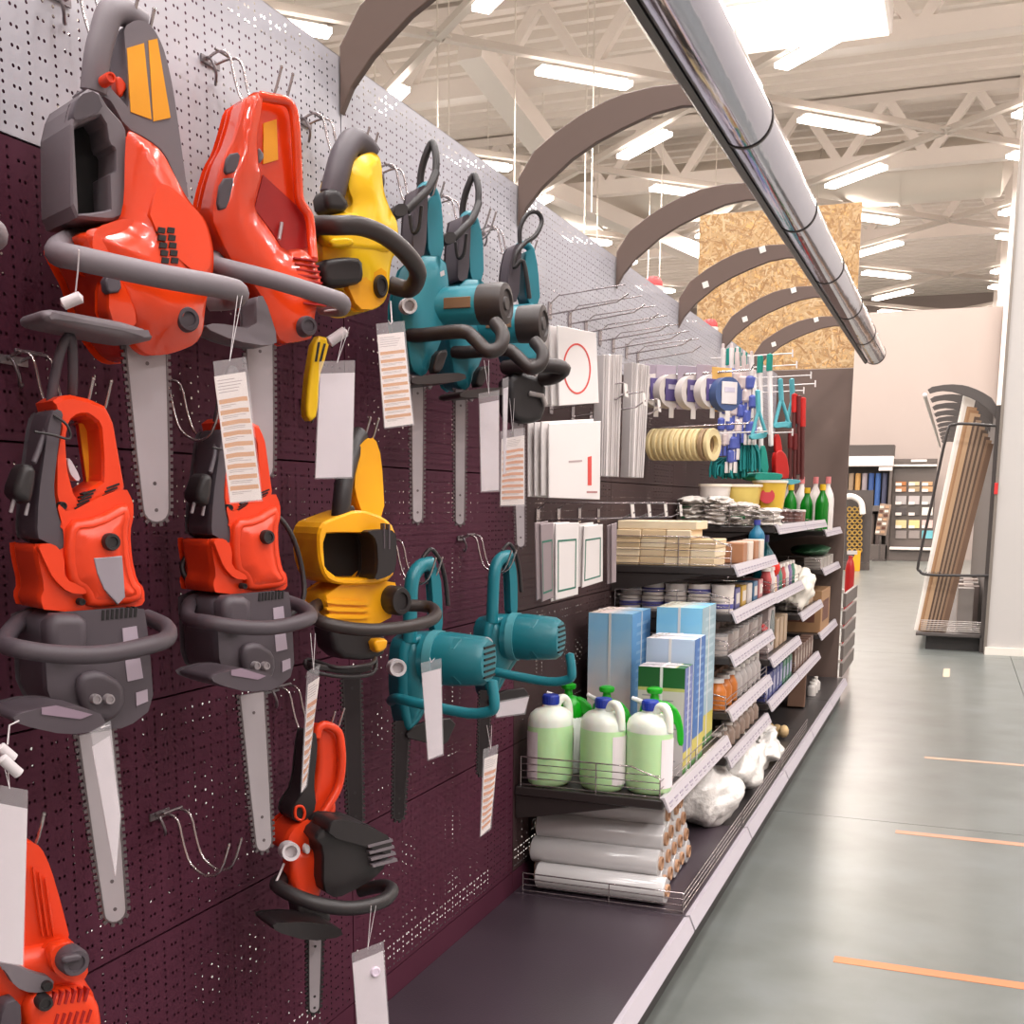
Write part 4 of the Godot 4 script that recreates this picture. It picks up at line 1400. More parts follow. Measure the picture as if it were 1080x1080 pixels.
func make_hook() -> Node3D:
	var h := thing("wire_hook", "chrome double wire hook carrying a chainsaw by its handle", "hook", Vector3.ZERO, "double wire hooks on the wall", true)
	for s in [-1.0, 1.0]:
		var m := MB.new()
		var path := curve([Vector3(0.004, 0, s * 0.012), Vector3(0.03, 0.008, s * 0.017), Vector3(0.052, 0.0, s * 0.017), Vector3(0.062, -0.04, s * 0.017), Vector3(0.075, -0.072, s * 0.017), Vector3(0.105, -0.088, s * 0.017), Vector3(0.132, -0.075, s * 0.017), Vector3(0.15, -0.03, s * 0.017)], 3)
		m.tube(path, 0.0024, 7)
		m.ball(Vector3(0.15, -0.03, s * 0.017), Vector3.ONE * 0.0032, 6)
		part(h, "prong", m, wire)
	var m := MB.new()
	m.tube([Vector3(0.03, 0.01, -0.024), Vector3(0.03, 0.01, 0.024)], 0.0024, 7)
	m.tube(curve([Vector3(0.002, 0.004, 0.012), Vector3(0.014, 0.0, 0.014), Vector3(0.022, -0.02, 0.012), Vector3(0.012, -0.034, 0.0), Vector3(0.004, -0.03, -0.012)], 3), 0.0026, 6)
	m.box(Vector3(0.003, 0.0, 0), Vector3(0.003, 0.012, 0.05))
	part(h, "wall_clip", m, paint(Color(0.52, 0.49, 0.5), 0.3, 0.7))
	return h

func stripe_texture(bold: bool) -> ImageTexture:
	var im := Image.create(128, 384, false, Image.FORMAT_RGB8)
	im.fill(Color(0.93, 0.89, 0.87))
	for i in 5:
		im.fill_rect(Rect2i(10, 14 + i * 9, 70 + (i * 29) % 36, 2), Color(0.55, 0.5, 0.5))
	for i in 9:
		var y := 72 + i * 33
		im.fill_rect(Rect2i(6, y, 116, 13 if bold else 16), Color(0.82, 0.56, 0.25) if bold else Color(0.84, 0.54, 0.30))
		im.fill_rect(Rect2i(12, y + 18, 60 + (i * 37) % 46, 2), Color(0.6, 0.54, 0.52))
		im.fill_rect(Rect2i(12, y + 23, 40 + (i * 23) % 60, 2), Color(0.66, 0.6, 0.57))
	return ImageTexture.create_from_image(im)

func price_tag(label: String, q: Array, x: float, turn: float, style: int, string_to := []) -> void:
	var cu: float = (q[0][0] + q[2][0]) * 0.5
	var cv: float = (q[0][1] + q[2][1]) * 0.5
	use_grid(0, 0, 1)
	set_plane(cu, cv, x, turn)
	T = thing("price_tag", label, "tag", plane_at)
	plate("card", q, -0.0008, 0.0, 0.0, paint(Color(0.84, 0.80, 0.82), 0.6), 0)
	if style > 0:
		var m := MB.new()
		m.quad(P(q[3][0], q[3][1], 0.0006), P(q[2][0], q[2][1], 0.0006), P(q[1][0], q[1][1], 0.0006), P(q[0][0], q[0][1], 0.0006), plane_n)
		part(T, "printed_face", m, tag_print[style - 1], "orange striped price print")
	# clear pocket, a little larger than the card, with a flap above
	var ext := []
	var up_v := 13.0 * absf(q[3][1] - q[0][1]) / 110.0
	ext = [[q[0][0] - 1.2, q[0][1] - up_v], [q[1][0] + 0.6, q[1][1] - up_v], [q[2][0] + 1.2, q[2][1] + 1.5], [q[3][0] - 1.0, q[3][1] + 1.5]]
	plate("clear_pocket", ext, 0.0012, 0.0018, 0.0, paint(Color(0.92, 0.9, 0.92, 0.12), 0.06, 0.0, {"transparency": BaseMaterial3D.TRANSPARENCY_ALPHA}), 0, "clear plastic pocket")
	if string_to.size():
		var m := MB.new()
		var a := P((ext[0][0] + ext[1][0]) * 0.5, (ext[0][1] + ext[1][1]) * 0.5 + 2.0, 0.001)
		for s in [-1.0, 1.0]:
			m.tube([a, P(string_to[0] + s * 2.5, string_to[1], -0.01)], 0.0006, 4)
		part(T, "string", m, white_plastic)

var tag_print := []

func tags() -> void:
	tag_print = [paint(Color.WHITE, 0.5, 0.0, {"albedo_texture": stripe_texture(true)}), paint(Color.WHITE, 0.5, 0.0, {"albedo_texture": stripe_texture(false)})]
	price_tag("price tag with orange lines hung from the grey front handle of the first orange saw", [[226, 397], [259, 392], [276, 527], [243, 530]], 0.31, 30, 1, [253, 312])
	price_tag("blank white price tag hung above the amber saw", [[338, 394], [374, 393], [371, 503], [333, 504]], 0.25, 34, 0, [366, 345])
	price_tag("price tag with orange lines hung under the yellow saw", [[398, 353], [426, 350], [436, 447], [406, 451]], 0.25, 36, 1, [412, 338])
	price_tag("blank white price tag hung beside a teal saw bar", [[506, 426], [526, 422], [526, 517], [508, 518]], 0.26, 40, 0, [513, 380])
	price_tag("price tag with orange lines hung under the third teal saw", [[529, 463], [553, 459], [553, 532], [528, 533]], 0.24, 44, 2, [540, 420])
	price_tag("thin price tag turned edge-on between two teal saw bars", [[531, 410], [536, 408], [533, 498], [531, 500]], 0.27, 44, 0)
	price_tag("blank white price tag hung on the motor of the dark teal saw", [[445, 710], [465, 705], [467, 795], [452, 801]], 0.33, 40, 0, [456, 694])
	price_tag("narrow price tag with orange lines swinging above the bare deck", [[511, 800], [525, 795], [517, 873], [507, 882]], 0.3, 38, 2, [516, 765])
	price_tag("large white price tag hung over the lowest orange saw", [[-8, 846], [29, 853], [24, 1018], [-12, 1012]], 0.32, 27, 0, [5, 800])
	price_tag("white price tag lying along the bar of the badged saw", [[97, 788], [116, 776], [127, 860], [122, 924]], 0.29, 27, 0, [113, 765])
	price_tag("narrow price tag turned aside next to the small cordless saw", [[325, 722], [337, 714], [323, 828], [318, 836]], 0.28, 48, 2, [330, 668])
	price_tag("white price tag with a round magnet hung from the small cordless saw", [[372, 1016], [404, 1003], [411, 1100], [379, 1104]], 0.29, 30, 0, [394, 955])
	disc("round_magnet", 396, 1025, 0.003, 5.2, 0.003, paint(Color(0.84, 0.78, 0.84), 0.5))
	price_tag("white price tag lying flat behind the first jug", [[522, 742], [558, 735], [553, 752], [524, 756]], 0.2, 40, 0)
	# white clip cluster on the left edge
	use_grid(0, 0, 1)
	set_plane(8, 800, 0.32, 27)
	T = thing("security_clip", "pair of white security clips tied beside the large white tag", "clip", plane_at)
	rod("clip_tube", [[0, 788, 0.0], [14, 800, 0.0]], 5.5, white_plastic, 1)
	rod("clip_tube", [[2, 800, 0.01], [20, 816, 0.01]], 5.5, white_plastic, 1)
	rod("string", [[8, 785, 0.0], [10, 765, 0.0], [20, 760, 0.0]], 0.9, white_plastic, 1)

func hooks() -> void:
	var h := make_hook()
	for q in [[154, 9, "grey-handled orange saw"], [303, 78, "orange saw with the open cavity"], [394, 141, "bright yellow saw"], [465, 193, "teal saw next to the yellow one"], [520, 225, "second teal saw of the upper row"], [564, 255, "third teal saw of the upper row"], [108, 405, "saw with the shield badge"], [240, 428, "electric saw without a badge"], [395, 444, "amber saw"], [463, 591, "dark teal saw below the amber one"], [542, 583, "dark teal saw above the jugs"], [358, 752, "small cordless saw"], [36, 866, "lowest orange saw"]]:
		hook_at(q[0], q[1], h, "chrome double wire hook carrying the " + q[2])
	hook_at(248, 891, h, "empty chrome double wire hook low on the wall beside a guide bar")
	h.remove_meta("used")

# long single hook reaching into the aisle, with a little label plate at its tip
func long_hook(label: String, u: float, v: float, reach: float, rise: float, plate_on: bool, x0 := 0.0) -> void:
	var w := on_x(u, v, x0)
	w.x = 0.0
	var h := thing("long_hook", label, "hook", w, "long hooks for packets")
	var m := MB.new()
	var tip := w + Vector3(reach, rise, 0)
	m.tube([w, w + Vector3(reach * 0.9, rise * 0.9, 0), tip + Vector3(0.01, 0.018, 0)], 0.0026, 6)
	part(h, "prong", m, wire)
	m = MB.new()
	m.tube([w + Vector3(0, 0.03, 0), w + Vector3(0.03, 0.055, 0), tip + Vector3(0.0, 0.045, 0)], 0.002, 6)
	part(h, "label_arm", m, wire)
	m = MB.new()
	m.box(w + Vector3(0.003, 0.012, 0), Vector3(0.004, 0.05, 0.03))
	part(h, "wall_clip", m, wire)
	if plate_on:
		m = MB.new()
		m.box(tip + Vector3(0.004, 0.022, 0), Vector3(0.002, 0.04, 0.035), Basis(Vector3(0, 0, 1), 0.12))
		part(h, "label_plate", m, paint(Color(0.86, 0.83, 0.81), 0.4))

func sheet_pack(called: String, label: String, category: String, q: Array, x: float, turn: float, count: int, gap: float, m: Material, group: String, deco: Callable) -> void:
	use_grid(0, 0, 1)
	for i in count:
		var cu: float = (q[0][0] + q[2][0]) * 0.5
		var cv: float = (q[0][1] + q[2][1]) * 0.5
		set_plane(cu, cv, x, turn)
		var lean := rng.randf_range(-0.006, 0.006) if i > 0 else 0.0
		plane_at += Vector3(-gap * i, lean, 0) + plane_s * lean
		var shift := Vector3(-gap * i, lean, lean)
		T = thing(called, label if i == 0 else label.replace("front", "further"), category, plane_at, group)
		var mb := MB.new()
		set_plane(cu, cv, x, turn)
		var p := outline(q, 0.0)
		mb.extrude(p, Transform3D(face_xf().basis, face_xf().origin + shift), -0.006, 0.0, 0.0015, false, 1)
		part(T, "packet", mb, m)
		if i == 0 and deco.is_valid():
			deco.call()

func hanging() -> void:
	rng.seed = 5
	var paper := paint(Color(0.90, 0.87, 0.86), 0.45)
	var red := paint(Color(0.83, 0.30, 0.27), 0.5)
	var green := paint(Color(0.25, 0.47, 0.40), 0.5)
	# long hooks of the packet bay
	for q in [[579, 332, 0.0], [600, 342, 0.0], [617, 351, 0.0], [632, 360, 0.0], [646, 368, 0.0], [660, 374, 0.0], [672, 381, 0.0], [580, 432, 0.0], [603, 440, 0.0], [622, 446, 0.0]]:
		long_hook("long chrome hook above the white packets", q[0], q[1], 0.24, 0.03, q[1] > 425, 0.0)
	for q in [[566, 549], [588, 548], [610, 547], [630, 547]]:
		long_hook("long chrome hook with white label plate above the jug shelf", q[0], q[1], 0.30, 0.01, true)
	sheet_pack("sanding_packet", "white packet with a red circle print, front of its hook", "packet", [[588, 343], [629, 351], [632, 425], [590, 428]], 0.19, 28, 4, 0.022, paper, "white packets with a red circle", func():
		var mb := MB.new()
		var o := PackedVector2Array()
		var n := PackedVector2Array()
		var c := flat2(608.5, 389, 0)
		var k := (flat2(623, 389, 0) - c).length()
		var kv := (flat2(608.5, 362, 0) - c).length()
		for i in 36:
			var g := TAU * i / 36
			o.append(c + Vector2(cos(g) * k, sin(g) * kv))
			n.append(c + Vector2(cos(g) * k * 0.9, sin(g) * kv * 0.93))
		mb.frame(o, n, face_xf(), 0.0, 0.0008, 0.0)
		part(T, "red_circle", mb, red))
	sheet_pack("flat_packet", "white flat packet with a red bar print, front of its hook", "packet", [[579, 447], [634, 444], [633, 527], [579, 525]], 0.19, 28, 4, 0.02, paper, "white flat packets with a red bar", func():
		plate("red_bar", [[620, 482], [624, 481], [624, 512], [620, 512]], 0.0, 0.0008, 0.0, red, 0)
		plate("grey_line", [[600, 486], [614, 485], [614, 487], [600, 488]], 0.0, 0.0008, 0.0, paint(Color(0.7, 0.62, 0.62), 0.5), 0)
		plate("grey_line", [[619, 518], [630, 518], [630, 520], [619, 520]], 0.0, 0.0008, 0.0, paint(Color(0.7, 0.5, 0.5), 0.5), 0))
	# packets with green frames
	var fr := [[[570, 553], [584, 551], [584, 630], [572, 635]], [[586, 552], [611, 551], [610, 627], [586, 633]], [[616, 555], [636, 553], [636, 613], [614, 620]], [[645, 553], [651, 551], [650, 614], [645, 615]]]
	for i in 4:
		var q: Array = fr[i]
		sheet_pack("bag_packet", ["narrow greyish packet with a green frame, first on its hook row, front", "white packet with a green frame, second on its hook row, front", "white packet with a green frame, third on its hook row, front", "dark translucent packet hung at the end of the green framed row, front"][i], "packet", q, 0.2, [44, 36, 36, 40][i], [2, 3, 3, 2][i], 0.014, paper if i in [1, 2] else paint(Color(0.62, 0.56, 0.57), 0.4), "packets with green frames", func():
			if i == 3:
				return
			var l := func(a: float, b: float) -> Array:
				var top: Vector2 = Vector2(q[0][0], q[0][1]).lerp(Vector2(q[1][0], q[1][1]), a)
				var low: Vector2 = Vector2(q[3][0], q[3][1]).lerp(Vector2(q[2][0], q[2][1]), a)
				var r: Vector2 = top.lerp(low, b)
				return [r.x, r.y]
			plate("green_line", [l.call(0.1, 0.22), l.call(0.88, 0.22), l.call(0.88, 0.245), l.call(0.1, 0.245)], 0.0, 0.0008, 0.0, green, 0)
			plate("green_line", [l.call(0.1, 0.88), l.call(0.88, 0.88), l.call(0.88, 0.905), l.call(0.1, 0.905)], 0.0, 0.0008, 0.0, green, 0)
			plate("green_line", [l.call(0.1, 0.22), l.call(0.14, 0.22), l.call(0.14, 0.9), l.call(0.1, 0.9)], 0.0, 0.0008, 0.0, green, 0)
			plate("green_line", [l.call(0.85, 0.22), l.call(0.89, 0.22), l.call(0.89, 0.9), l.call(0.85, 0.9)], 0.0, 0.0008, 0.0, green, 0))
	# long bundles of pale strips
	for b in [[[637, 374], [657, 374], [653, 503], [634, 502], "long bundle of pale plastic strips next to the red circle packets"], [[667, 382], [686, 386], [679, 504], [663, 503], "long bundle of pale plastic strips next to the boxed tapes"]]:
		use_grid(0, 0, 1)
		set_plane(b[0][0] + 8, 440, 0.2, 40)
		T = thing("strip_bundle", b[4], "bundle", plane_at)
		for i in 8:
			var f0 := i / 8.0
			var f1 := (i + 0.9) / 8.0
			var q := []
			for e in [[f0, 0, 1], [f1, 0, 1], [f1, 3, 2], [f0, 3, 2]]:
				var a = b[e[1]]
				var c = b[e[2]]
				q.append([lerpf(a[0], c[0], e[0]), lerpf(a[1], c[1], e[0])])
			plate("strip", q, -0.05 + (i % 3) * 0.004, (i * 7 % 5) * 0.003, 0.002, paint([Color(0.84, 0.81, 0.80), Color(0.78, 0.75, 0.74), Color(0.88, 0.85, 0.84)][i % 3], 0.3), 0)
	tape_goods()
	brush_goods()

func turn_x(at: Vector3) -> Transform3D:
	return Transform3D(Basis(Vector3(0, 1, 0), Vector3(1, 0, 0), Vector3(0, 0, -1)), at)

func tape_goods() -> void:
	# boxed packing tapes on cards
	var ringm := paint(Color(0.86, 0.82, 0.80), 0.4)
	var card := paint(Color(0.66, 0.61, 0.66), 0.4)
	var violet := paint(Color(0.36, 0.31, 0.52), 0.45)
	var names := ["packing tape on a grey card, first of its row", "packing tape on a grey card, second of its row", "packing tape with a violet label, third of its row", "packing tape with a violet label, fourth of its row", "packing tape with a yellow card and blue ring, last of its row"]
	for i in 5:
		var c := on_z([690.0, 706.0, 729.0, 749.0, 765.0][i], [412.0, 413.0, 414.0, 413.0, 416.0][i], -4.62)
		var r := 0.066
		var t := thing("packing_tape", names[i], "tape", c, "packing tapes on cards")
		var basis := Basis(Vector3.UP, deg_to_rad(-40))
		var xf := Transform3D(basis * Basis(Vector3(0, 1, 0), Vector3(1, 0, 0), Vector3(0, 0, -1)), c)
		var m := MB.new()
		m.lathe([Vector2(r * 0.62, -0.022), Vector2(r, -0.022), Vector2(r, 0.022), Vector2(r * 0.62, 0.022), Vector2(r * 0.62, -0.022)], 24, xf)
		part(t, "ring", m, ringm if i < 4 else paint(Color(0.25, 0.33, 0.5), 0.4))
		m = MB.new()
		m.rbox(c + basis * Vector3(-0.026, 0.02, 0), Vector3(0.004, 0.17, 0.10), 0.001, basis)
		part(t, "card", m, card if i < 4 else paint(Color(0.85, 0.66, 0.36), 0.5))
		m = MB.new()
		m.rbox(c + basis * Vector3(0.024, 0.004, 0), Vector3(0.004, 0.085, 0.075), 0.001, basis)
		part(t, "label", m, violet if i < 4 else paint(Color(0.85, 0.82, 0.82), 0.5))
		m = MB.new()
		m.box(c + basis * Vector3(0.0265, 0.016, 0), Vector3(0.001, 0.018, 0.05), basis)
		part(t, "label_panel", m, paint(Color(0.75, 0.72, 0.78), 0.5))
		m = MB.new()
		m.box(c + basis * Vector3(0.03, -0.085, 0.01), Vector3(0.002, 0.04, 0.022), basis)
		part(t, "price_flag", m, paint(Color(0.85, 0.82, 0.8), 0.5))
	# cream masking tape rolls threaded on one hook
	var cream := paint(Color(0.90, 0.82, 0.62), 0.5)
	var m0 := MB.new()
	m0.lathe([Vector2(0.036, -0.009), Vector2(0.062, -0.009), Vector2(0.064, -0.007), Vector2(0.064, 0.007), Vector2(0.062, 0.009), Vector2(0.036, 0.009), Vector2(0.036, -0.009)], 28, turn_x(Vector3.ZERO))
	var roll := m0.mesh()
	for i in 11:
		var x := 0.16 + i * 0.026
		var c := on_x(691.0 + i * 6.1, 469.0 - i * 0.3, x)
		c = on_z(691.0 + i * 6.0, 469.0, -4.62)
		var o := MeshInstance3D.new()
		o.name = numbered("masking_tape_roll")
		o.mesh = roll
		o.material_override = cream if i != 9 else paint(Color(0.66, 0.55, 0.42), 0.5)
		add_child(o)
		o.position = c
		o.rotation.y = -0.3 + 0.03 * sin(i * 2.1)
		tag(o, "cream masking tape roll threaded on a hook" if i != 9 else "brown masking tape roll among the cream ones", "tape", "masking tape rolls on one hook" if i != 9 else "")
	for q in [[690.0, 398.0], [728.0, 396.0], [700.0, 452.0]]:
		var p := on_z(q[0], q[1], -4.62)
		var h := thing("long_hook", "long chrome hook carrying tapes", "hook", Vector3(0, p.y, -4.62), "long hooks for tapes")
		var m := MB.new()
		m.tube([Vector3(0, p.y, -4.62), Vector3(0.42, p.y + 0.015, -4.62), Vector3(0.435, p.y + 0.035, -4.62)], 0.003, 6)
		part(h, "prong", m, wire)

func pole(t: Node3D, called: String, a: Vector3, b: Vector3, r: float, m: Material) -> void:
	var mb := MB.new()
	mb.tube([a, b], r, 8)
	part(t, called, mb, m)

func brush_goods() -> void:
	var pink := paint(Color(0.86, 0.79, 0.78), 0.4)
	var blue := paint(Color(0.33, 0.38, 0.68), 0.4)
	var teal_b := paint(Color(0.08, 0.56, 0.50), 0.4)
	var teal_l := paint(Color(0.34, 0.66, 0.70), 0.4)
	var white := paint(Color(0.90, 0.87, 0.86), 0.4)
	var redm := paint(Color(0.75, 0.12, 0.10), 0.4)
	# brushes hung in two rows
	var k := 0
	for q in [[762, 384, 0], [771, 384, 0], [777, 388, 1], [784, 392, 1], [792, 392, 0], [766, 418, 0], [775, 420, 1], [783, 422, 0], [766, 452, 1], [775, 456, 0], [789, 428, 2], [762, 436, 0], [770, 402, 1], [780, 408, 0], [788, 406, 1], [795, 412, 0], [771, 436, 0], [780, 438, 1], [792, 440, 0], [772, 470, 0]]:
		var c := on_z(q[0], q[1], -5.45)
		var t := thing("hand_brush", ["blue and white hand brush hung among the others", "pale pink hand brush hung among the others", "pink handled brush with a blue band"][q[2]], "brush", c, ["blue and white brushes on hooks", "pale pink brushes on hooks", ""][q[2]])
		pole(t, "handle", c + Vector3(0, 0.07, 0), c + Vector3(0.004, -0.02, 0.004), 0.011, white if q[2] == 0 else pink)
		pole(t, "hanging_end", c + Vector3(0, 0.09, 0), c + Vector3(0, 0.07, 0), 0.007, pink)
		var m := MB.new()
		m.rbox(c + Vector3(0.004, -0.05, 0.006), Vector3(0.05, 0.06, 0.03), 0.008, Basis(Vector3.UP, 0.5 + 0.2 * (k % 3)))
		part(t, "head", m, blue if q[2] != 1 else pink)
		m = MB.new()
		for j in 9:
			m.box(c + Vector3(-0.02 + (j % 3) * 0.02, -0.1, -0.012 + (j / 3) * 0.012), Vector3(0.013, 0.05, 0.008))
		var br := part(t, "bristles", m, white if q[2] == 0 else blue)
		br.set_meta("kind", "stuff")
		k += 1
	# teal-tipped brush poles
	for q in [[769, 368, 392], [778, 367, 398], [785, 372, 400], [802, 376, 520], [812, 374, 470]]:
		var a := on_z(q[0], q[1], -5.7)
		var b := on_z(q[0] + 1.0, q[2], -5.7)
		var t := thing("broom_pole", "white pole with a teal cap hung " + ("over the white buckets" if q[2] > 450 else "behind the blue brushes"), "pole", b, "teal capped poles " + ("over the buckets" if q[2] > 450 else "behind the brushes"))
		pole(t, "shaft", b, a - Vector3(0, 0.03, 0), 0.012, white)
		pole(t, "cap", a - Vector3(0, 0.075, 0), a, 0.015, teal_b)
	var pw := on_z(786, 400, -5.35)
	# mops with ropy heads
	for q in [[768, 505, 480, 0.085, "teal mop with a bushy head lying toward the tapes"], [788, 498, 455, 0.06, "teal mop with a long flat head hung upright"]]:
		var lo := on_z(q[0], q[1], -5.5)
		var hi := on_z(q[0], q[2], -5.5)
		var t := thing("mop", q[4], "mop", lo)
		pole(t, "stick", hi, on_z(q[0] + 14.0, q[1] - 45.0, -5.5), 0.011, white)
		var m := MB.new()
		for i in 90:
			var g := rng.randf() * TAU
			var f := rng.randf()
			var s: float = q[3]
			var base := hi.lerp(lo, rng.randf_range(0.0, 0.3))
			var mid := hi.lerp(lo, 0.5) + Vector3(cos(g) * s * f, rng.randf_range(-0.01, 0.03), sin(g) * s * f * 0.7)
			var end := lo + Vector3(cos(g) * s * 1.1 * f, rng.randf_range(0.0, 0.02), sin(g) * s * 0.8 * f)
			m.tube(curve([base, mid, end], 2), 0.0055, 5)
		var st := part(t, "strands", m, paint(Color(0.04, 0.50, 0.50), 0.7))
		st.set_meta("kind", "stuff")
	# dustpans and squeegees
	use_grid(0, 0, 1)
	set_plane(815, 505, 0.38, 50)
	T = thing("dustpan", "teal dustpan resting on the bucket rims", "dustpan", plane_at)
	plate("pan", [[797, 498], [825, 499], [826, 503], [822, 507], [796, 507]], -0.1, 0.02, 0.004, teal_b)
	plate("handle", [[803, 470], [808, 470], [812, 499], [802, 499]], -0.04, -0.02, 0.004, teal_b)
	set_plane(824, 490, 0.34, 48)
	T = thing("dustpan", "red dustpan hung upright behind the teal one", "dustpan", plane_at)
	plate("pan", [[818, 478], [824, 474], [830, 480], [833, 496], [832, 506], [818, 504]], -0.04, 0.0, 0.006, redm)
	plate("handle", [[818, 458], [823, 458], [826, 478], [818, 480]], -0.03, -0.01, 0.004, redm)
	set_plane(835, 506, 0.4, 50)
	T = thing("scraper", "grey teal scraper blade sticking out past the buckets", "scraper", plane_at)
	plate("blade", [[828, 505], [844, 506], [845, 509], [832, 512]], -0.08, 0.0, 0.002, teal_l)
	for q in [[820, 400, "first"], [832, 400, "second"], [796, 412, "third"]]:
		set_plane(q[0] + 4.0, 425, 0.33, 46)
		T = thing("squeegee", "pale teal squeegee with a forked frame, %s of its kind" % q[2], "squeegee", plane_at)
		var u: float = q[0]
		var v: float = q[1]
		rod("handle", [[u + 3, v, 0.0], [u + 4, v + 22, 0.0]], 2.6, teal_l, 1)
		rod("fork", [[u + 4, v + 20, 0.0], [u - 3, v + 48, 0.0]], 1.8, teal_l, 1)
		rod("fork", [[u + 4, v + 20, 0.0], [u + 12, v + 46, 0.0]], 1.8, teal_l, 1)
		plate("blade", [[u - 4, v + 46], [u + 13, v + 44], [u + 13, v + 50], [u - 4, v + 52]], -0.01, 0.01, 0.003, teal_l)
	for q in [[838, 416, 470, 0], [843, 418, 500, 1], [847, 420, 505, 0], [834, 455, 505, 1], [839, 458, 505, 1]]:
		var a := on_z(q[0], q[1], -6.5)
		var b := on_z(q[0] - 1.0, q[2], -6.5)
		var t := thing("file_handle", "dark red handled tool hung by the end panel" if q[3] else "red handled tool hung by the end panel", "tool", b, "dark red tools by the end panel" if q[3] else "red tools by the end panel")
		pole(t, "blade", b, a.lerp(b, 0.35), 0.012, paint(Color(0.36, 0.16, 0.15), 0.4))
		pole(t, "grip", a.lerp(b, 0.35), a, 0.016, redm if not q[3] else paint(Color(0.42, 0.12, 0.12), 0.4))
	# white wire hooks with plates reaching past the brushes
	for q in [[825, 373, -5.9], [830, 385, -6.3], [845, 396, -6.3], [850, 405, -6.6], [838, 412, -6.6], [800, 455, -5.4], [825, 456, -5.9]]:
		var p := on_z(q[0], q[1], q[2])
		var h := thing("long_hook", "long pale wire hook with a white plate near the end panel", "hook", Vector3(0, p.y, q[2]), "long hooks near the end panel")
		pole(h, "prong", Vector3(0, p.y - 0.01, q[2]), Vector3(p.x + 0.05, p.y, q[2]), 0.0032, white)
		var m := MB.new()
		m.box(p + Vector3(0.05, 0.0, 0), Vector3(0.004, 0.035, 0.03))
		part(h, "label_plate", m, white)

# ---------------------------------------------------------------- shelves and what stands on them
func fence_front(t: Node3D, x: float, y: float, z0: float, z1: float, h: float, rows: int) -> void:
	var m := MB.new()
	for i in rows:
		m.tube([Vector3(x, y + 0.008 + h * i / (rows - 1), z0), Vector3(x, y + 0.008 + h * i / (rows - 1), z1)], 0.0017, 5)
	m.tube([Vector3(x, y, z0), Vector3(x, y + h + 0.008, z0)], 0.002, 5)
	m.tube([Vector3(x, y, (z0 + z1) * 0.5), Vector3(x, y + h + 0.008, (z0 + z1) * 0.5)], 0.0017, 5)
	m.tube([Vector3(x, y, z1), Vector3(x, y + h + 0.008, z1)], 0.002, 5)
	var o := part(t, "front_fence", m, wire)
	o.set_meta("kind", "stuff")

func fence_side(t: Node3D, z: float, y: float, x0: float, x1: float, h: float, rows: int, drop := 0.35) -> void:
	var m := MB.new()
	for i in rows:
		var f := float(i) / (rows - 1)
		if i == rows - 1:
			m.tube([Vector3(x0, y + 0.008 + h, z), Vector3(lerpf(x0, x1, 0.8), y + 0.008 + h, z), Vector3(x1, y + 0.008 + h * (1.0 - drop), z), Vector3(x1, y, z)], 0.0022, 5)
		else:
			m.tube([Vector3(x0, y + 0.008 + h * f, z), Vector3(x1, y + 0.008 + h * f, z)], 0.0016, 5)
	for x in [x0, lerpf(x0, x1, 0.55)]:
		m.tube([Vector3(x, y, z), Vector3(x, y + 0.008 + h, z)], 0.002, 5)
	var o := part(t, "side_fence", m, wire)
	o.set_meta("kind", "stuff")

func shelf(label: String, k: int, y: float, fence: int, h := 0.07) -> Node3D:
	var z0 := BAY0 - k
	var z := z0 - 0.5
	var t := thing("steel_shelf", label, "shelf", Vector3(0.24, y - 0.03, z), "black shelves of the run")
	var dark := paint(Color(0.19, 0.165, 0.16), 0.4)
	var m := MB.new()
	m.rbox(Vector3(0.232, y - 0.014, z), Vector3(0.46, 0.028, 0.985), 0.003)
	part(t, "board", m, dark)
	for s in [-1.0, 1.0]:
		m = MB.new()
		m.extrude(PackedVector2Array([Vector2(0.004, y - 0.03), Vector2(0.36, y - 0.03), Vector2(0.10, y - 0.085), Vector2(0.004, y - 0.1)]), Transform3D(Basis.IDENTITY, Vector3(0, 0, z + s * 0.485)), -0.0015, 0.0015, 0.0, false)
		part(t, "bracket", m, dark)
	var o := part_mesh(t, "price_rail", strip_mesh(0.985), paint(Color(0.72, 0.69, 0.71), 0.35))
	o.position = Vector3(0.467, y + 0.004, z) - t.position
	# printed price lines on the rail
	m = MB.new()
	for i in 14:
		var zz := z + 0.45 - i * 0.069
		m.box(Vector3(0.467 + 0.0108, y + 0.004 - 0.015, zz), Vector3(0.0008, 0.005, 0.042), Basis(Vector3(0, 0, 1), 0.405))
		m.box(Vector3(0.467 + 0.0146, y + 0.004 - 0.024, zz + 0.008), Vector3(0.0008, 0.003, 0.024), Basis(Vector3(0, 0, 1), 0.405))
	var pr := part(t, "price_print", m, paint(Color(0.6, 0.56, 0.62), 0.5))
	pr.set_meta("kind", "stuff")
	if fence > 0:
		fence_side(t, z0 - 0.012, y, 0.02, 0.452, h, 5)
		if fence > 1:
			fence_front(t, 0.452, y, z0 - 0.012, z0 - 0.985, h * 0.55, 3)
	return t

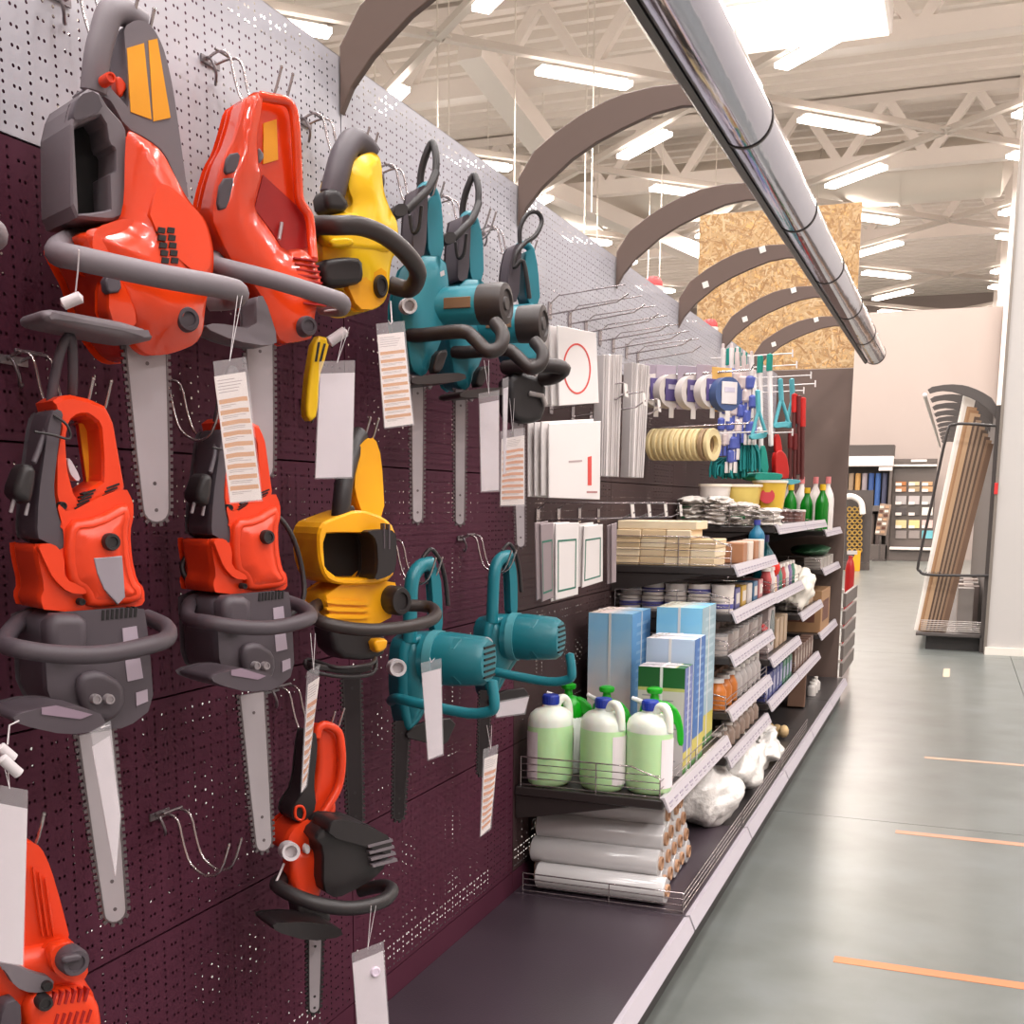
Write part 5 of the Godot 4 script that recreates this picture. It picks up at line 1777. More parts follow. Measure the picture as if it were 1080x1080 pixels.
func jug(at: Vector3, label: String, turn: float) -> void:
	var t := thing("jug", label, "jug", at, "", true)
	t.rotation.y = turn
	t.scale = Vector3(1.0, 0.95, 1.0)
	var milky := paint(Color(0.90, 0.92, 0.87), 0.3, 0.0, {"subsurf_scatter_enabled": true, "subsurf_scatter_strength": 0.2})
	var liquid := paint(Color(0.78, 0.93, 0.70), 0.3, 0.0, {"subsurf_scatter_enabled": true, "subsurf_scatter_strength": 0.2})
	var ov := Vector2(1.0, 0.8)
	var m := MB.new()
	m.lathe([Vector2(0, 0.001), Vector2(0.06, 0.001), Vector2(0.07, 0.01), Vector2(0.074, 0.03), Vector2(0.074, 0.17), Vector2(0.0735, 0.195)], 28, Transform3D.IDENTITY, ov)
	part(t, "body", m, liquid, "pale green filled body")
	m = MB.new()
	m.lathe([Vector2(0.0735, 0.195), Vector2(0.0725, 0.214), Vector2(0.066, 0.232), Vector2(0.05, 0.246), Vector2(0.028, 0.254), Vector2(0.024, 0.266), Vector2(0, 0.266)], 28, Transform3D.IDENTITY, ov)
	part(t, "shoulder", m, milky, "milky empty shoulder")
	m = MB.new()
	m.lathe([Vector2(0.0, 0.262), Vector2(0.0255, 0.262), Vector2(0.0255, 0.288), Vector2(0.023, 0.292), Vector2(0, 0.292)], 20)
	for i in 20:
		var g := TAU * i / 20
		m.box(Vector3(cos(g) * 0.0255, 0.276, sin(g) * 0.0255), Vector3(0.002, 0.022, 0.003), Basis(Vector3.UP, -g))
	part(t, "cap", m, paint(Color(0.13, 0.22, 0.62), 0.35), "blue ribbed cap")
	m = MB.new()
	m.tube(curve([Vector3(0.02, 0.255, 0), Vector3(0.034, 0.276, 0), Vector3(0.052, 0.274, 0), Vector3(0.064, 0.248, 0), Vector3(0.067, 0.2, 0)], 4), 0.013, 10, false, Vector3(0, 0, 1), 1.2)
	part(t, "handle", m, milky)
	m = MB.new()
	var c := []
	for i in 9:
		var g := lerpf(-0.5, 0.55, i / 8.0) + 0.0
		c.append(Vector3(cos(g) * 0.0752, 0, sin(g) * 0.0752 * 0.8))
	for i in 8:
		m.quad(c[i] + Vector3(0, 0.025, 0), c[i + 1] + Vector3(0, 0.025, 0), c[i + 1] + Vector3(0, 0.18, 0), c[i] + Vector3(0, 0.18, 0), (c[i] + c[i + 1]).normalized())
	part(t, "label_sheet", m, paint(Color(0.92, 0.88, 0.89), 0.5))
	# the other side carries a label as well
	m = MB.new()
	for i in 8:
		m.quad(-c[i] + Vector3(0, 0.025, 0), -c[i + 1] + Vector3(0, 0.025, 0), -c[i + 1] + Vector3(0, 0.18, 0), -c[i] + Vector3(0, 0.18, 0), -(c[i] + c[i + 1]).normalized())
	part(t, "label_sheet", m, paint(Color(0.92, 0.88, 0.89), 0.5))

func sprayer(at: Vector3, label: String, turn: float) -> void:
	var t := thing("pump_sprayer", label, "sprayer", at, "", true)
	t.rotation.y = turn
	t.scale = Vector3(0.92, 1.03, 0.92)
	var green := paint(Color(0.06, 0.62, 0.09), 0.3)
	var m := MB.new()
	m.lathe([Vector2(0, 0.001), Vector2(0.055, 0.001), Vector2(0.06, 0.012), Vector2(0.06, 0.14), Vector2(0.05, 0.175), Vector2(0.03, 0.19), Vector2(0, 0.19)], 24)
	part(t, "bottle", m, paint(Color(0.88, 0.90, 0.87), 0.35))
	m = MB.new()
	m.lathe([Vector2(0, 0.17), Vector2(0.05, 0.17), Vector2(0.052, 0.19), Vector2(0.046, 0.22), Vector2(0.03, 0.235), Vector2(0.016, 0.24), Vector2(0.012, 0.262), Vector2(0, 0.262)], 20)
	part(t, "pump_head", m, green)
	m = MB.new()
	m.lathe([Vector2(0, 0.26), Vector2(0.024, 0.26), Vector2(0.027, 0.266), Vector2(0.026, 0.274), Vector2(0.016, 0.278), Vector2(0, 0.278)], 18)
	part(t, "pump_knob", m, green)
	m = MB.new()
	m.extrude(chaikin(PackedVector2Array([Vector2(0.01, 0.235), Vector2(0.05, 0.235), Vector2(0.085, 0.205), Vector2(0.1, 0.15), Vector2(0.1, 0.10), Vector2(0.08, 0.105), Vector2(0.075, 0.16), Vector2(0.05, 0.185), Vector2(0.01, 0.19)]), 1), Transform3D.IDENTITY, -0.016, 0.016, 0.008)
	part(t, "trigger_grip", m, green)
	m = MB.new()
	m.tube([Vector3(-0.02, 0.225, 0), Vector3(-0.075, 0.245, 0)], [0.009, 0.006], 10)
	part(t, "nozzle", m, paint(Color(0.9, 0.88, 0.88), 0.4))

func strapped_box(label: String, x0: float, x1: float, z0: float, z1: float, y0: float, y1: float, top: Color, low: Color, side_col: Color, band: bool) -> void:
	var t := thing("carton", label, "carton", Vector3((x0 + x1) * 0.5, y0, (z0 + z1) * 0.5))
	var c := Vector3((x0 + x1) * 0.5, (y0 + y1) * 0.5, (z0 + z1) * 0.5)
	var s := Vector3(x1 - x0, y1 - y0, z0 - z1)
	# printed outside: sky tone above, pale below
	var im := Image.create(64, 256, false, Image.FORMAT_RGB8)
	rng.seed = int(x0 * 1000) + 3
	for y in 256:
		var f := clampf((y / 255.0 - 0.1) * 1.9, 0.0, 1.0)
		for x in 64:
			var b := 0.03 * sin(x * 0.21 + y * 0.05) + 0.02 * sin(y * 0.23)
			im.set_pixel(x, y, top.lerp(low, clampf(f + b, 0.0, 1.0)))
	if band:
		im.fill_rect(Rect2i(0, 0, 64, 48), Color(0.10, 0.36, 0.16))
		im.fill_rect(Rect2i(0, 48, 64, 8), Color(0.72, 0.72, 0.42))
		for i in 16:
			im.fill_rect(Rect2i(6, 66 + i * 11, 26 + (i * 17) % 24, 3), Color(0.58, 0.55, 0.58))
	else:
		for i in 14:
			im.fill_rect(Rect2i((i * 23) % 52, 190 + (i * 13) % 60, 9, 12), Color(0.62, 0.58, 0.44) if i % 2 else Color(0.72, 0.6, 0.5))
	var m := MB.new()
	m.box(c, s)
	part(t, "carton_body", m, paint(Color.WHITE, 0.4, 0.0, {"albedo_texture": ImageTexture.create_from_image(im)}))
	m = MB.new()
	m.quad(Vector3(x1 + 0.0006, y0, z0), Vector3(x1 + 0.0006, y0, z1), Vector3(x1 + 0.0006, y1, z1), Vector3(x1 + 0.0006, y1, z0), Vector3.RIGHT)
	var im2 := Image.create(64, 256, false, Image.FORMAT_RGB8)
	im2.fill(side_col)
	for i in 9:
		im2.fill_rect(Rect2i(16, 20 + i * 17, 40, 6), side_col.lightened(0.25))
	im2.fill_rect(Rect2i(0, 200, 64, 56), Color(0.80, 0.74, 0.36))
	im2.fill_rect(Rect2i(0, 240, 64, 16), Color(0.3, 0.52, 0.25))
	part(t, "printed_side", m, paint(Color.WHITE, 0.4, 0.0, {"albedo_texture": ImageTexture.create_from_image(im2)}))
	m = MB.new()
	var e := 0.0015
	var xs := (x0 + x1) * 0.5
	for q in [[Vector3(xs, c.y, z0 + e), Vector3(0.009, s.y, 0.001)], [Vector3(xs, c.y, z1 - e), Vector3(0.009, s.y, 0.001)], [Vector3(xs, y1 + e, c.z), Vector3(0.009, 0.001, s.z)]]:
		m.box(q[0], q[1])
	part(t, "strap", m, paint(Color(0.88, 0.88, 0.88), 0.35))
	m = MB.new()
	for q in [[Vector3(x1 + e, c.y, c.z), Vector3(0.001, s.y, 0.009)], [Vector3(c.x, y1 + e * 1.5, c.z), Vector3(s.x, 0.001, 0.009)], [Vector3(x0 - e, c.y, c.z), Vector3(0.001, s.y, 0.009)]]:
		m.box(q[0], q[1])
	part(t, "strap", m, paint(Color(0.88, 0.88, 0.88), 0.35))

func blob(c: Vector3, r: Vector3, amount: float, sd: int, freq := 9.0) -> MB:
	var m := MB.new()
	var f := FastNoiseLite.new()
	f.seed = sd
	f.frequency = freq
	f.fractal_octaves = 4
	var nu := 40
	var nv := 24
	var pts := []
	for j in nv + 1:
		for i in nu:
			var a := TAU * i / nu
			var b := PI * j / nv
			var d := Vector3(sin(b) * cos(a), cos(b), sin(b) * sin(a))
			var k := 1.0 + amount * f.get_noise_3d(d.x * 0.1 + c.x, d.y * 0.1, d.z * 0.1 + c.z) * 2.0
			var p := c + d * r * k
			p.y = maxf(p.y, c.y - r.y * 0.82)
			pts.append(p)
	for j in nv + 1:
		for i in nu:
			var a: Vector3 = pts[maxi(j - 1, 0) * nu + i]
			var b: Vector3 = pts[mini(j + 1, nv) * nu + i]
			var e: Vector3 = pts[j * nu + (i + 1) % nu]
			var d: Vector3 = pts[j * nu + (i + nu - 1) % nu]
			var nn := (b - a).cross(e - d)
			if nn.length() < 1e-9:
				nn = pts[j * nu + i] - c
			if nn.dot(pts[j * nu + i] - c) < 0.0:
				nn = -nn
			m.put(pts[j * nu + i], nn.normalized())
	for j in nv:
		for i in nu:
			var i2 := (i + 1) % nu
			m.tri(j * nu + i, j * nu + i2, (j + 1) * nu + i2)
			m.tri(j * nu + i, (j + 1) * nu + i2, (j + 1) * nu + i)
	return m

func simple_bottle(called: String, label: String, group: String, at: Vector3, r: float, h: float, body: Material, cap: Material, neck := 0.35) -> void:
	var t := thing(called, label, "bottle", at, group, true)
	var m := MB.new()
	m.lathe([Vector2(0, 0.001), Vector2(r * 0.92, 0.001), Vector2(r, h * 0.03), Vector2(r, h * 0.58), Vector2(r * 0.85, h * 0.68), Vector2(r * neck, h * 0.82), Vector2(r * neck, h * 0.88), Vector2(0, h * 0.88)], 18)
	part(t, "body", m, body)
	m = MB.new()
	m.lathe([Vector2(0, h * 0.87), Vector2(r * neck * 1.2, h * 0.87), Vector2(r * neck * 1.15, h), Vector2(0, h)], 14)
	part(t, "cap", m, cap)

func tub(label: String, group: String, at: Vector3, r: float, h: float, body: Material, lid: Material, band: Material = null) -> void:
	var t := thing("tub", label, "tub", at, group, true)
	var m := MB.new()
	m.lathe([Vector2(0, 0.001), Vector2(r * 0.92, 0.001), Vector2(r * 0.97, h * 0.88), Vector2(0, h * 0.88)], 20)
	part(t, "body", m, body)
	m = MB.new()
	m.lathe([Vector2(0, h * 0.86), Vector2(r, h * 0.86), Vector2(r, h * 0.97), Vector2(r * 0.9, h), Vector2(0, h)], 20)
	part(t, "lid", m, lid)
	if band:
		m = MB.new()
		m.lathe([Vector2(r * 0.945, h * 0.3), Vector2(r * 0.975, h * 0.3), Vector2(r * 0.985, h * 0.62), Vector2(r * 0.955, h * 0.62)], 20)
		part(t, "band", m, band)

func small_box(called: String, label: String, group: String, c: Vector3, s: Vector3, m: Material, turn := 0.0, lid: Material = null) -> void:
	var t := thing(called, label, "box", c - Vector3(0, s.y * 0.5, 0), group, true)
	t.rotation.y = turn
	var mb := MB.new()
	mb.rbox(Vector3(0, s.y * 0.5, 0), s, minf(0.003, s.y * 0.1))
	part(t, "box_body", mb, m)
	if lid:
		mb = MB.new()
		mb.box(Vector3(0, s.y * 0.5, s.z * 0.5 + 0.0006), Vector3(s.x * 0.7, s.y * 0.5, 0.001))
		part(t, "label_patch", mb, lid)
		mb = MB.new()
		mb.box(Vector3(s.x * 0.5 + 0.0006, s.y * 0.5, 0), Vector3(0.001, s.y * 0.5, s.z * 0.7))
		part(t, "label_patch", mb, lid)

func shelves() -> void:
	rng.seed = 31
	# deck fence along the front of the film rolls and bags
	var t := thing("deck_fence", "low chrome wire fence round the film rolls on the deck", "fence", Vector3(0.27, 0.16, -4.6))
	fence_side(t, -3.176, 0.16, 0.03, 0.53, 0.055, 4, 0.0)
	for k in 3:
		fence_front(t, 0.53, 0.16, -3.176 - k * 1.0, -4.15 - k * 1.0, 0.05, 4)
	shelf("black shelf carrying green jugs and strapped cartons", 3, 0.495, 2, 0.085)
	shelf("black shelf of small jars, lowest above the white bags", 4, 0.41, 1)
	shelf("black shelf of amber jars beside the strapped cartons, second from below", 4, 0.585, 2)
	shelf("black shelf of clear plastic cups, third from below in the jar bay", 4, 0.79, 2)
	shelf("black shelf of white tubs with blue bands", 4, 0.95, 1)
	shelf("black shelf stacked with cream blocks", 4, 1.12, 1, 0.1)
	shelf("black shelf over the rope roll, below the blue packets", 5, 0.455, 1)
	shelf("black shelf of spray packs under the wired glasses", 5, 0.655, 1)
	shelf("black shelf of coloured tubes below the blue bottles", 5, 0.945, 2)
	shelf("black shelf with white bags and buckets", 5, 1.25, 1, 0.08)
	shelf("black shelf of blue packets over the rope roll, farther part", 6, 0.455, 1)
	shelf("black shelf with a crumpled white bag", 6, 0.77, 1)
	shelf("black shelf with dark wire goods, high in the brush bay", 6, 1.25, 1)
	shelf("black shelf carrying a brown carton by the end panel", 7, 0.56, 0)
	shelf("black shelf with wire goods and a dark green cover", 7, 0.955, 1)
	shelf("black shelf with green and white bottles by the end panel", 7, 1.19, 1, 0.06)

	jug(Vector3(0.09, 0.495, -3.245), "green jug with blue cap, label turned to the wall side", 0.93)
	jug(Vector3(0.255, 0.495, -3.25), "green jug with blue cap, middle one of three", -0.4)
	jug(Vector3(0.395, 0.495, -3.265), "green jug with blue cap at the shelf corner", -0.35)
	sprayer(Vector3(0.085, 0.495, -3.43), "green pump sprayer behind the first jug", 0.2)
	sprayer(Vector3(0.215, 0.495, -3.42), "green pump sprayer between the tall blue carton and the jugs", -0.2)
	sprayer(Vector3(0.375, 0.505, -3.395), "green pump sprayer with hanging grip before the green topped carton", 0.3)
	strapped_box("tall blue carton with white straps next to the wall", 0.049, 0.203, -3.75, -4.0, 0.495, 0.977, Color(0.56, 0.78, 0.93), Color(0.95, 0.87, 0.85), Color(0.42, 0.62, 0.80), false)
	strapped_box("tall blue carton with white straps at the back of the shelf front", 0.251, 0.411, -3.9, -4.14, 0.495, 0.992, Color(0.52, 0.79, 0.93), Color(0.90, 0.90, 0.84), Color(0.60, 0.70, 0.74), false)
	strapped_box("grey blue carton with white top before the tall blue one", 0.285, 0.445, -3.63, -3.8, 0.495, 0.914, Color(0.72, 0.80, 0.90), Color(0.88, 0.86, 0.88), Color(0.20, 0.40, 0.66), false)
	strapped_box("carton with a dark green top band and white strap", 0.297, 0.447, -3.49, -3.6, 0.495, 0.84, Color(0.80, 0.77, 0.74), Color(0.78, 0.74, 0.75), Color(0.40, 0.44, 0.66), true)

	# film rolls on the deck
	var film := paint(Color(0.76, 0.75, 0.75), 0.16, 0.0, {"clearcoat_enabled": true, "clearcoat": 0.6})
	var core := paint(Color(0.70, 0.54, 0.42), 0.7)
	var proto: Node3D = null
	for q in [[0, 0], [1, 0], [2, 0], [3, 0], [4, 0], [5, 0], [0.5, 1], [1.5, 1], [2.5, 1], [3.5, 1], [4.5, 1], [1, 2], [2, 2], [3, 2], [4, 2], [1.5, 3], [2.5, 3], [3.5, 3]]:
		var r := 0.041
		var at := Vector3(0.0, 0.162 + r + q[1] * 0.0655 + (0.0 if q[1] == 0 else 0.004), -3.235 - q[0] * 0.0835)
		var slide: float = 0.012 * sin(q[0] * 3.1 + q[1] * 1.7) + (0.03 if q[1] == 0 and q[0] == 0 else 0.0)
		if proto == null:
			proto = thing("film_roll", "clear plastic film roll on a cardboard core, stacked on the deck", "roll", at, "plastic film rolls stacked on the deck", true)
			var m := MB.new()
			m.lathe([Vector2(0.021, 0.03), Vector2(r - 0.003, 0.03), Vector2(r, 0.033), Vector2(r, 0.432), Vector2(r - 0.003, 0.436), Vector2(0.021, 0.436)], 22, turn_x(Vector3.ZERO))
			part(proto, "film", m, film)
			m = MB.new()
			m.lathe([Vector2(0.0165, 0.022), Vector2(0.021, 0.022), Vector2(0.021, 0.444), Vector2(0.0165, 0.444), Vector2(0.0165, 0.022)], 18, turn_x(Vector3.ZERO))
			part(proto, "core_tube", m, core)
			proto.position = at + Vector3(slide, 0, 0)
		else:
			copy(proto, at + Vector3(slide, 0, 0))
	# plastic bags full of white stuff
	var bagm := paint(Color(0.90, 0.88, 0.86), 0.22, 0.0, {"clearcoat_enabled": true, "clearcoat": 0.5})
	var crease := relief(0.03, 256, 40, 10.0)
	bagm.normal_enabled = true
	bagm.normal_texture = crease
	bagm.uv1_triplanar = true
	bagm.uv1_scale = Vector3(5, 5, 5)
	bagm.normal_scale = 0.4
	single("plastic_bag", blob(Vector3(0.38, 0.262, -4.22), Vector3(0.13, 0.125, 0.2), 0.16, 4), bagm, "round white plastic bag lying next to the film roll ends", "bag")
	single("plastic_bag", blob(Vector3(0.40, 0.262, -4.75), Vector3(0.11, 0.125, 0.26), 0.28, 9), bagm, "crumpled white plastic bag behind the round one", "bag")
	single("plastic_bag", blob(Vector3(0.43, 0.235, -5.25), Vector3(0.085, 0.09, 0.2), 0.4, 12), bagm, "loose thin white plastic bag with a pulled corner at the deck fence", "bag")
	# rope roll and hanging net on the deck further back
	var m2 := MB.new()
	for i in 9:
		m2.ball(Vector3(0.16 + i * 0.036, 0.20, -5.95 + i * 0.01), Vector3(0.026, 0.034, 0.034), 10)
	single("rope_roll", m2, paint(Color(0.78, 0.66, 0.48), 0.8), "twisted beige rope roll lying across the deck", "rope")
	for i in 3:
		simple_bottle("small_bottle", "small clear bottle on the deck before the end panel", "clear bottles on the deck", Vector3(0.42, 0.16, -7.3 - i * 0.12), 0.03, 0.09, paint(Color(0.72, 0.70, 0.68), 0.2), paint(Color(0.85, 0.83, 0.8), 0.4))
	small_box("net_pack", "brown net packed in a wire stand under the shelf", "", Vector3(0.38, 0.27, -6.9), Vector3(0.1, 0.2, 0.2), paint(Color(0.48, 0.36, 0.29), 0.7), 0.1)

	# cream blocks
	var wood := [paint(Color(0.90, 0.80, 0.65), 0.6), paint(Color(0.86, 0.75, 0.59), 0.6), paint(Color(0.93, 0.85, 0.72), 0.6)]
	for row in 4:
		for i in 4:
			var x := 0.06 + i * 0.095
			if row == 3 and i == 3:
				continue
			small_box("foam_block", "cream block in the neat stack on its shelf", "cream blocks in a stack", Vector3(x + 0.002 * row, 1.12 + 0.0165 + row * 0.033, -4.28 - (i % 2) * 0.004), Vector3(0.093, 0.0325, 0.2), wood[(row * 2 + i) % 3])
	small_box("foam_block", "broad cream block lying on top of the stack", "", Vector3(0.17, 1.12 + 0.0165 + 4 * 0.033, -4.29), Vector3(0.30, 0.032, 0.2), wood[2])
	for i in 4:
		small_box("wood_block", "brown wooden block behind the cream stack", "brown blocks behind the cream stack", Vector3(0.405, 1.12 + 0.04, -4.52 - i * 0.14), Vector3(0.08, 0.08, 0.09), paint([Color(0.66, 0.46, 0.33), Color(0.86, 0.80, 0.74)][i % 2], 0.5))
	simple_bottle("blue_bottle", "blue bottle behind the round red float", "blue bottles behind the red float", Vector3(0.40, 1.12, -5.06), 0.035, 0.16, paint(Color(0.12, 0.42, 0.55), 0.3), paint(Color(0.25, 0.28, 0.6), 0.4))
	simple_bottle("blue_bottle", "teal bottle with a violet cap under the bucket shelf", "", Vector3(0.36, 0.945, -5.55), 0.05, 0.26, paint(Color(0.10, 0.45, 0.50), 0.3), paint(Color(0.3, 0.3, 0.6), 0.4))
	m2 = MB.new()
	m2.ball(Vector3(0.415, 1.055, -5.40), Vector3(0.045, 0.045, 0.045), 18)
	var fl := thing("red_float", "round red bottle under the bucket shelf", "bottle", Vector3(0.415, 0.945, -5.40))
	part(fl, "globe", m2, paint(Color(0.82, 0.16, 0.10), 0.25))
	m2 = MB.new()
	m2.lathe([Vector2(0, 0), Vector2(0.035, 0.0), Vector2(0.03, 0.07), Vector2(0, 0.07)], 16, Transform3D(Basis.IDENTITY, Vector3(0.415, 0.946, -5.40)))
	part(fl, "foot", m2, paint(Color(0.85, 0.72, 0.58), 0.4))

	# tubs with blue bands
	var tubm := paint(Color(0.86, 0.82, 0.79), 0.45)
	var blue := paint(Color(0.30, 0.30, 0.58), 0.4)
	for i in 5:
		tub("white tub with a blue band on the shelf under the cream blocks", "white tubs with blue bands", Vector3(0.06 + i * 0.088, 0.95, -4.25), 0.043, 0.052, tubm, tubm, blue)
		tub("white tub on top of the banded tubs", "white tubs stacked on top", Vector3(0.06 + i * 0.088, 1.003, -4.26), 0.043, 0.05, tubm, tubm, blue if i % 2 else null)
	for i in 5:
		small_box("small_pack", ["violet small pack beside the white tubs", "yellow small pack beside the white tubs", "white small pack beside the white tubs", "blue small pack beside the white tubs", "pink small pack beside the white tubs"][i], "", Vector3(0.40, 0.95 + 0.04, -4.42 - i * 0.14), Vector3(0.08, 0.08, 0.1), paint([Color(0.38, 0.36, 0.55), Color(0.78, 0.62, 0.25), Color(0.82, 0.78, 0.76), Color(0.25, 0.42, 0.56), Color(0.78, 0.5, 0.5)][i], 0.4), 0.0, tubm)
	# jars and clear cups on the lower shelves of that bay
	var clear := paint(Color(0.86, 0.84, 0.84, 0.35), 0.1, 0.0, {"transparency": BaseMaterial3D.TRANSPARENCY_ALPHA})
	var amberm := paint(Color(0.74, 0.42, 0.14), 0.3)
	var greym := paint(Color(0.60, 0.55, 0.53), 0.4)
	var red2 := paint(Color(0.72, 0.16, 0.18), 0.4)
	for i in 8:
		var z := -4.22 - i * 0.115
		tub("clear plastic cup in the row under the white tubs", "clear cups in a row", Vector3(0.405, 0.79, z), 0.04, 0.085, greym if i % 2 else paint(Color(0.7, 0.66, 0.64), 0.35), clear)
		simple_bottle("small_jar", "amber jar on the shelf beside the strapped cartons" if i < 3 else "pale jar on the shelf beside the strapped cartons", "amber jars in a row" if i < 3 else "pale jars in a row", Vector3(0.41, 0.585, z), 0.036, 0.12, amberm if i < 3 else paint(Color(0.68, 0.65, 0.64), 0.3), paint(Color(0.82, 0.80, 0.78), 0.4), 0.6)
		simple_bottle("low_jar", "low clear jar on the shelf above the white bags", "low jars in a row", Vector3(0.41, 0.41, z), 0.034, 0.09, paint(Color(0.55, 0.47, 0.42), 0.25), paint(Color(0.78, 0.75, 0.72), 0.3), 0.6)
	for i in 6:
		var z := -4.22 - i * 0.13
		small_box("carton_pack", "grey card pack behind the clear cups", "grey card packs behind the cups", Vector3(0.31, 0.79 + 0.05, z), Vector3(0.09, 0.1, 0.11), paint(Color(0.55, 0.48, 0.44), 0.6))
		small_box("carton_pack", "brown card pack behind the jars", "brown card packs behind the jars", Vector3(0.31, 0.585 + 0.055, z), Vector3(0.09, 0.11, 0.1), paint(Color(0.50, 0.38, 0.30), 0.6))
	small_box("white_cup_box", "white box standing between the jars", "", Vector3(0.445 - 0.06, 0.585 + 0.06, -5.1), Vector3(0.07, 0.12, 0.07), tubm)
	# third shelf bay: tubes, spray packs, blue packets
	for i in 8:
		var z := -5.24 - i * 0.115
		simple_bottle("paint_tube", ["red tube standing in the wired row", "white tube standing in the wired row", "violet tube standing in the wired row", "green tube standing in the wired row"][i % 4], ["red tubes", "white tubes", "violet tubes", "green tubes"][i % 4] + " in the wired row", Vector3(0.42, 0.945, z), 0.026, 0.12, paint([Color(0.72, 0.3, 0.3), Color(0.84, 0.8, 0.78), Color(0.52, 0.42, 0.58), Color(0.3, 0.5, 0.42)][i % 4], 0.4), tubm, 0.7)
		small_box("blue_packet", "blue packet in the row over the rope roll" if i < 5 else "green packet in the row over the rope roll", "blue packets in a row" if i < 5 else "green packets in a row", Vector3(0.41, 0.455 + 0.06, z), Vector3(0.07, 0.12, 0.09), paint(Color(0.26, 0.28, 0.50) if i < 5 else Color(0.16, 0.40, 0.30), 0.35), 0.0, paint(Color(0.62, 0.62, 0.72), 0.4))
	for i in 7:
		var z := -6.24 - i * 0.125
		small_box("blue_packet", "brown packet in the farther row over the rope roll", "brown packets in a row", Vector3(0.41, 0.455 + 0.06, z), Vector3(0.07, 0.12, 0.09), paint(Color(0.42, 0.32, 0.28), 0.4), 0.0, paint(Color(0.62, 0.56, 0.52), 0.4))
	var tin := thing("round_tin", "large upright pale pack with a round window under the tubes", "pack", Vector3(0.40, 0.655, -5.45))
	m2 = MB.new()
	m2.rbox(Vector3(0.40, 0.765, -5.45), Vector3(0.05, 0.215, 0.17), 0.006)
	part(tin, "pack_body", m2, paint(Color(0.78, 0.73, 0.72), 0.4))
	m2 = MB.new()
	m2.lathe([Vector2(0, 0), Vector2(0.06, 0), Vector2(0.06, 0.004), Vector2(0, 0.004)], 24, turn_x(Vector3(0.425, 0.775, -5.45)), Vector2(1.4, 1.0))
	part(tin, "round_window", m2, paint(Color(0.45, 0.50, 0.50), 0.2))
	m2 = MB.new()
	m2.lathe([Vector2(0, 0), Vector2(0.05, 0), Vector2(0.05, 0.09), Vector2(0.04, 0.1), Vector2(0, 0.1)], 20, Transform3D(Basis(Vector3(0, 0, 1), -0.9), Vector3(0.36, 0.72, -5.24)))
	single("red_cap_jar", m2, red2, "red and white jar lying tilted under the tube shelf", "jar")
	for i in 3:
		small_box("carton_pack", "beige pack beside the round window pack", "beige packs beside the window pack", Vector3(0.38, 0.655 + 0.07, -5.66 - i * 0.14), Vector3(0.09, 0.14, 0.1), paint(Color(0.70, 0.60, 0.50), 0.5))
	# white bags with green print
	var bag := paint(Color(0.86, 0.83, 0.80), 0.35)
	var greenp := paint(Color(0.20, 0.46, 0.30), 0.4)
	k_bags(bag, greenp)
	# buckets on the bags' shelf
	for q in [[0.14, 0.075, 0, "low white bucket at the wall side"], [0.26, 0.085, 1, "yellow rimmed white bucket behind the bags"], [0.37, 0.08, 2, "bucket with a yellow and pink pattern at the shelf front"]]:
		var at := Vector3(q[0], 1.25 + (0.055 if q[2] < 2 else 0.075), -5.42 - 0.08 * q[2])
		var b := thing("bucket", q[3], "bucket", at, "", true)
		var r: float = q[1]
		m2 = MB.new()
		m2.lathe([Vector2(0, 0.001), Vector2(r * 0.8, 0.001), Vector2(r, 0.13), Vector2(r * 0.95, 0.13), Vector2(r * 0.76, 0.01), Vector2(0, 0.01)], 22)
		part(b, "body", m2, [paint(Color(0.86, 0.83, 0.81), 0.35), paint(Color(0.88, 0.78, 0.42), 0.35), paint(Color(0.88, 0.72, 0.25), 0.35)][q[2]])
		m2 = MB.new()
		m2.lathe([Vector2(r * 0.98, 0.122), Vector2(r * 1.05, 0.122), Vector2(r * 1.05, 0.134), Vector2(r * 0.98, 0.134)], 22)
		part(b, "rim", m2, paint(Color(0.92, 0.88, 0.82), 0.4))
		if q[2] == 2:
			m2 = MB.new()
			m2.lathe([Vector2(0, 0), Vector2(0.035, 0), Vector2(0.035, 0.003), Vector2(0, 0.003)], 16, Transform3D(Basis(Vector3(1, 0, 0), 1.45), Vector3(0.0, 0.06, r * 0.90)))
			part(b, "printed_patch", m2, paint(Color(0.80, 0.26, 0.30), 0.4))
	# bottles by the end panel
	var gl := paint(Color(0.05, 0.45, 0.10), 0.15)
	var wh := paint(Color(0.88, 0.84, 0.82), 0.35)
	var yl := paint(Color(0.85, 0.68, 0.12), 0.4)
	var pk := paint(Color(0.85, 0.50, 0.50), 0.4)
	for i in 4:
		simple_bottle("green_bottle", "green bottle with a yellow cap by the end panel", "green bottles with yellow caps", Vector3(0.43 - i * 0.095, 1.19, -7.30 - (i % 2) * 0.03), 0.04, 0.28 - 0.02 * (i % 2), gl, yl, 0.4)
		simple_bottle("white_bottle", "white bottle with a pink cap behind the green bottles", "white bottles with pink caps", Vector3(0.44 - i * 0.08, 1.19, -7.50 - (i % 2) * 0.04), 0.04, 0.33, wh, pk, 0.35)
	for i in 4:
		tub("small pale jar in a wire tray before the green bottles", "small jars in wire trays", Vector3(0.42 - i * 0.05, 1.25, -6.3 - i * 0.15), 0.035, 0.07, paint(Color(0.52, 0.36, 0.33), 0.4), wh)
	m2 = blob(Vector3(0.34, 1.06, -7.6), Vector3(0.12, 0.035, 0.3), 0.1, 3)
	single("green_cover", m2, paint(Color(0.10, 0.30, 0.17), 0.5), "dark green folded cover on top of wire goods", "cover")
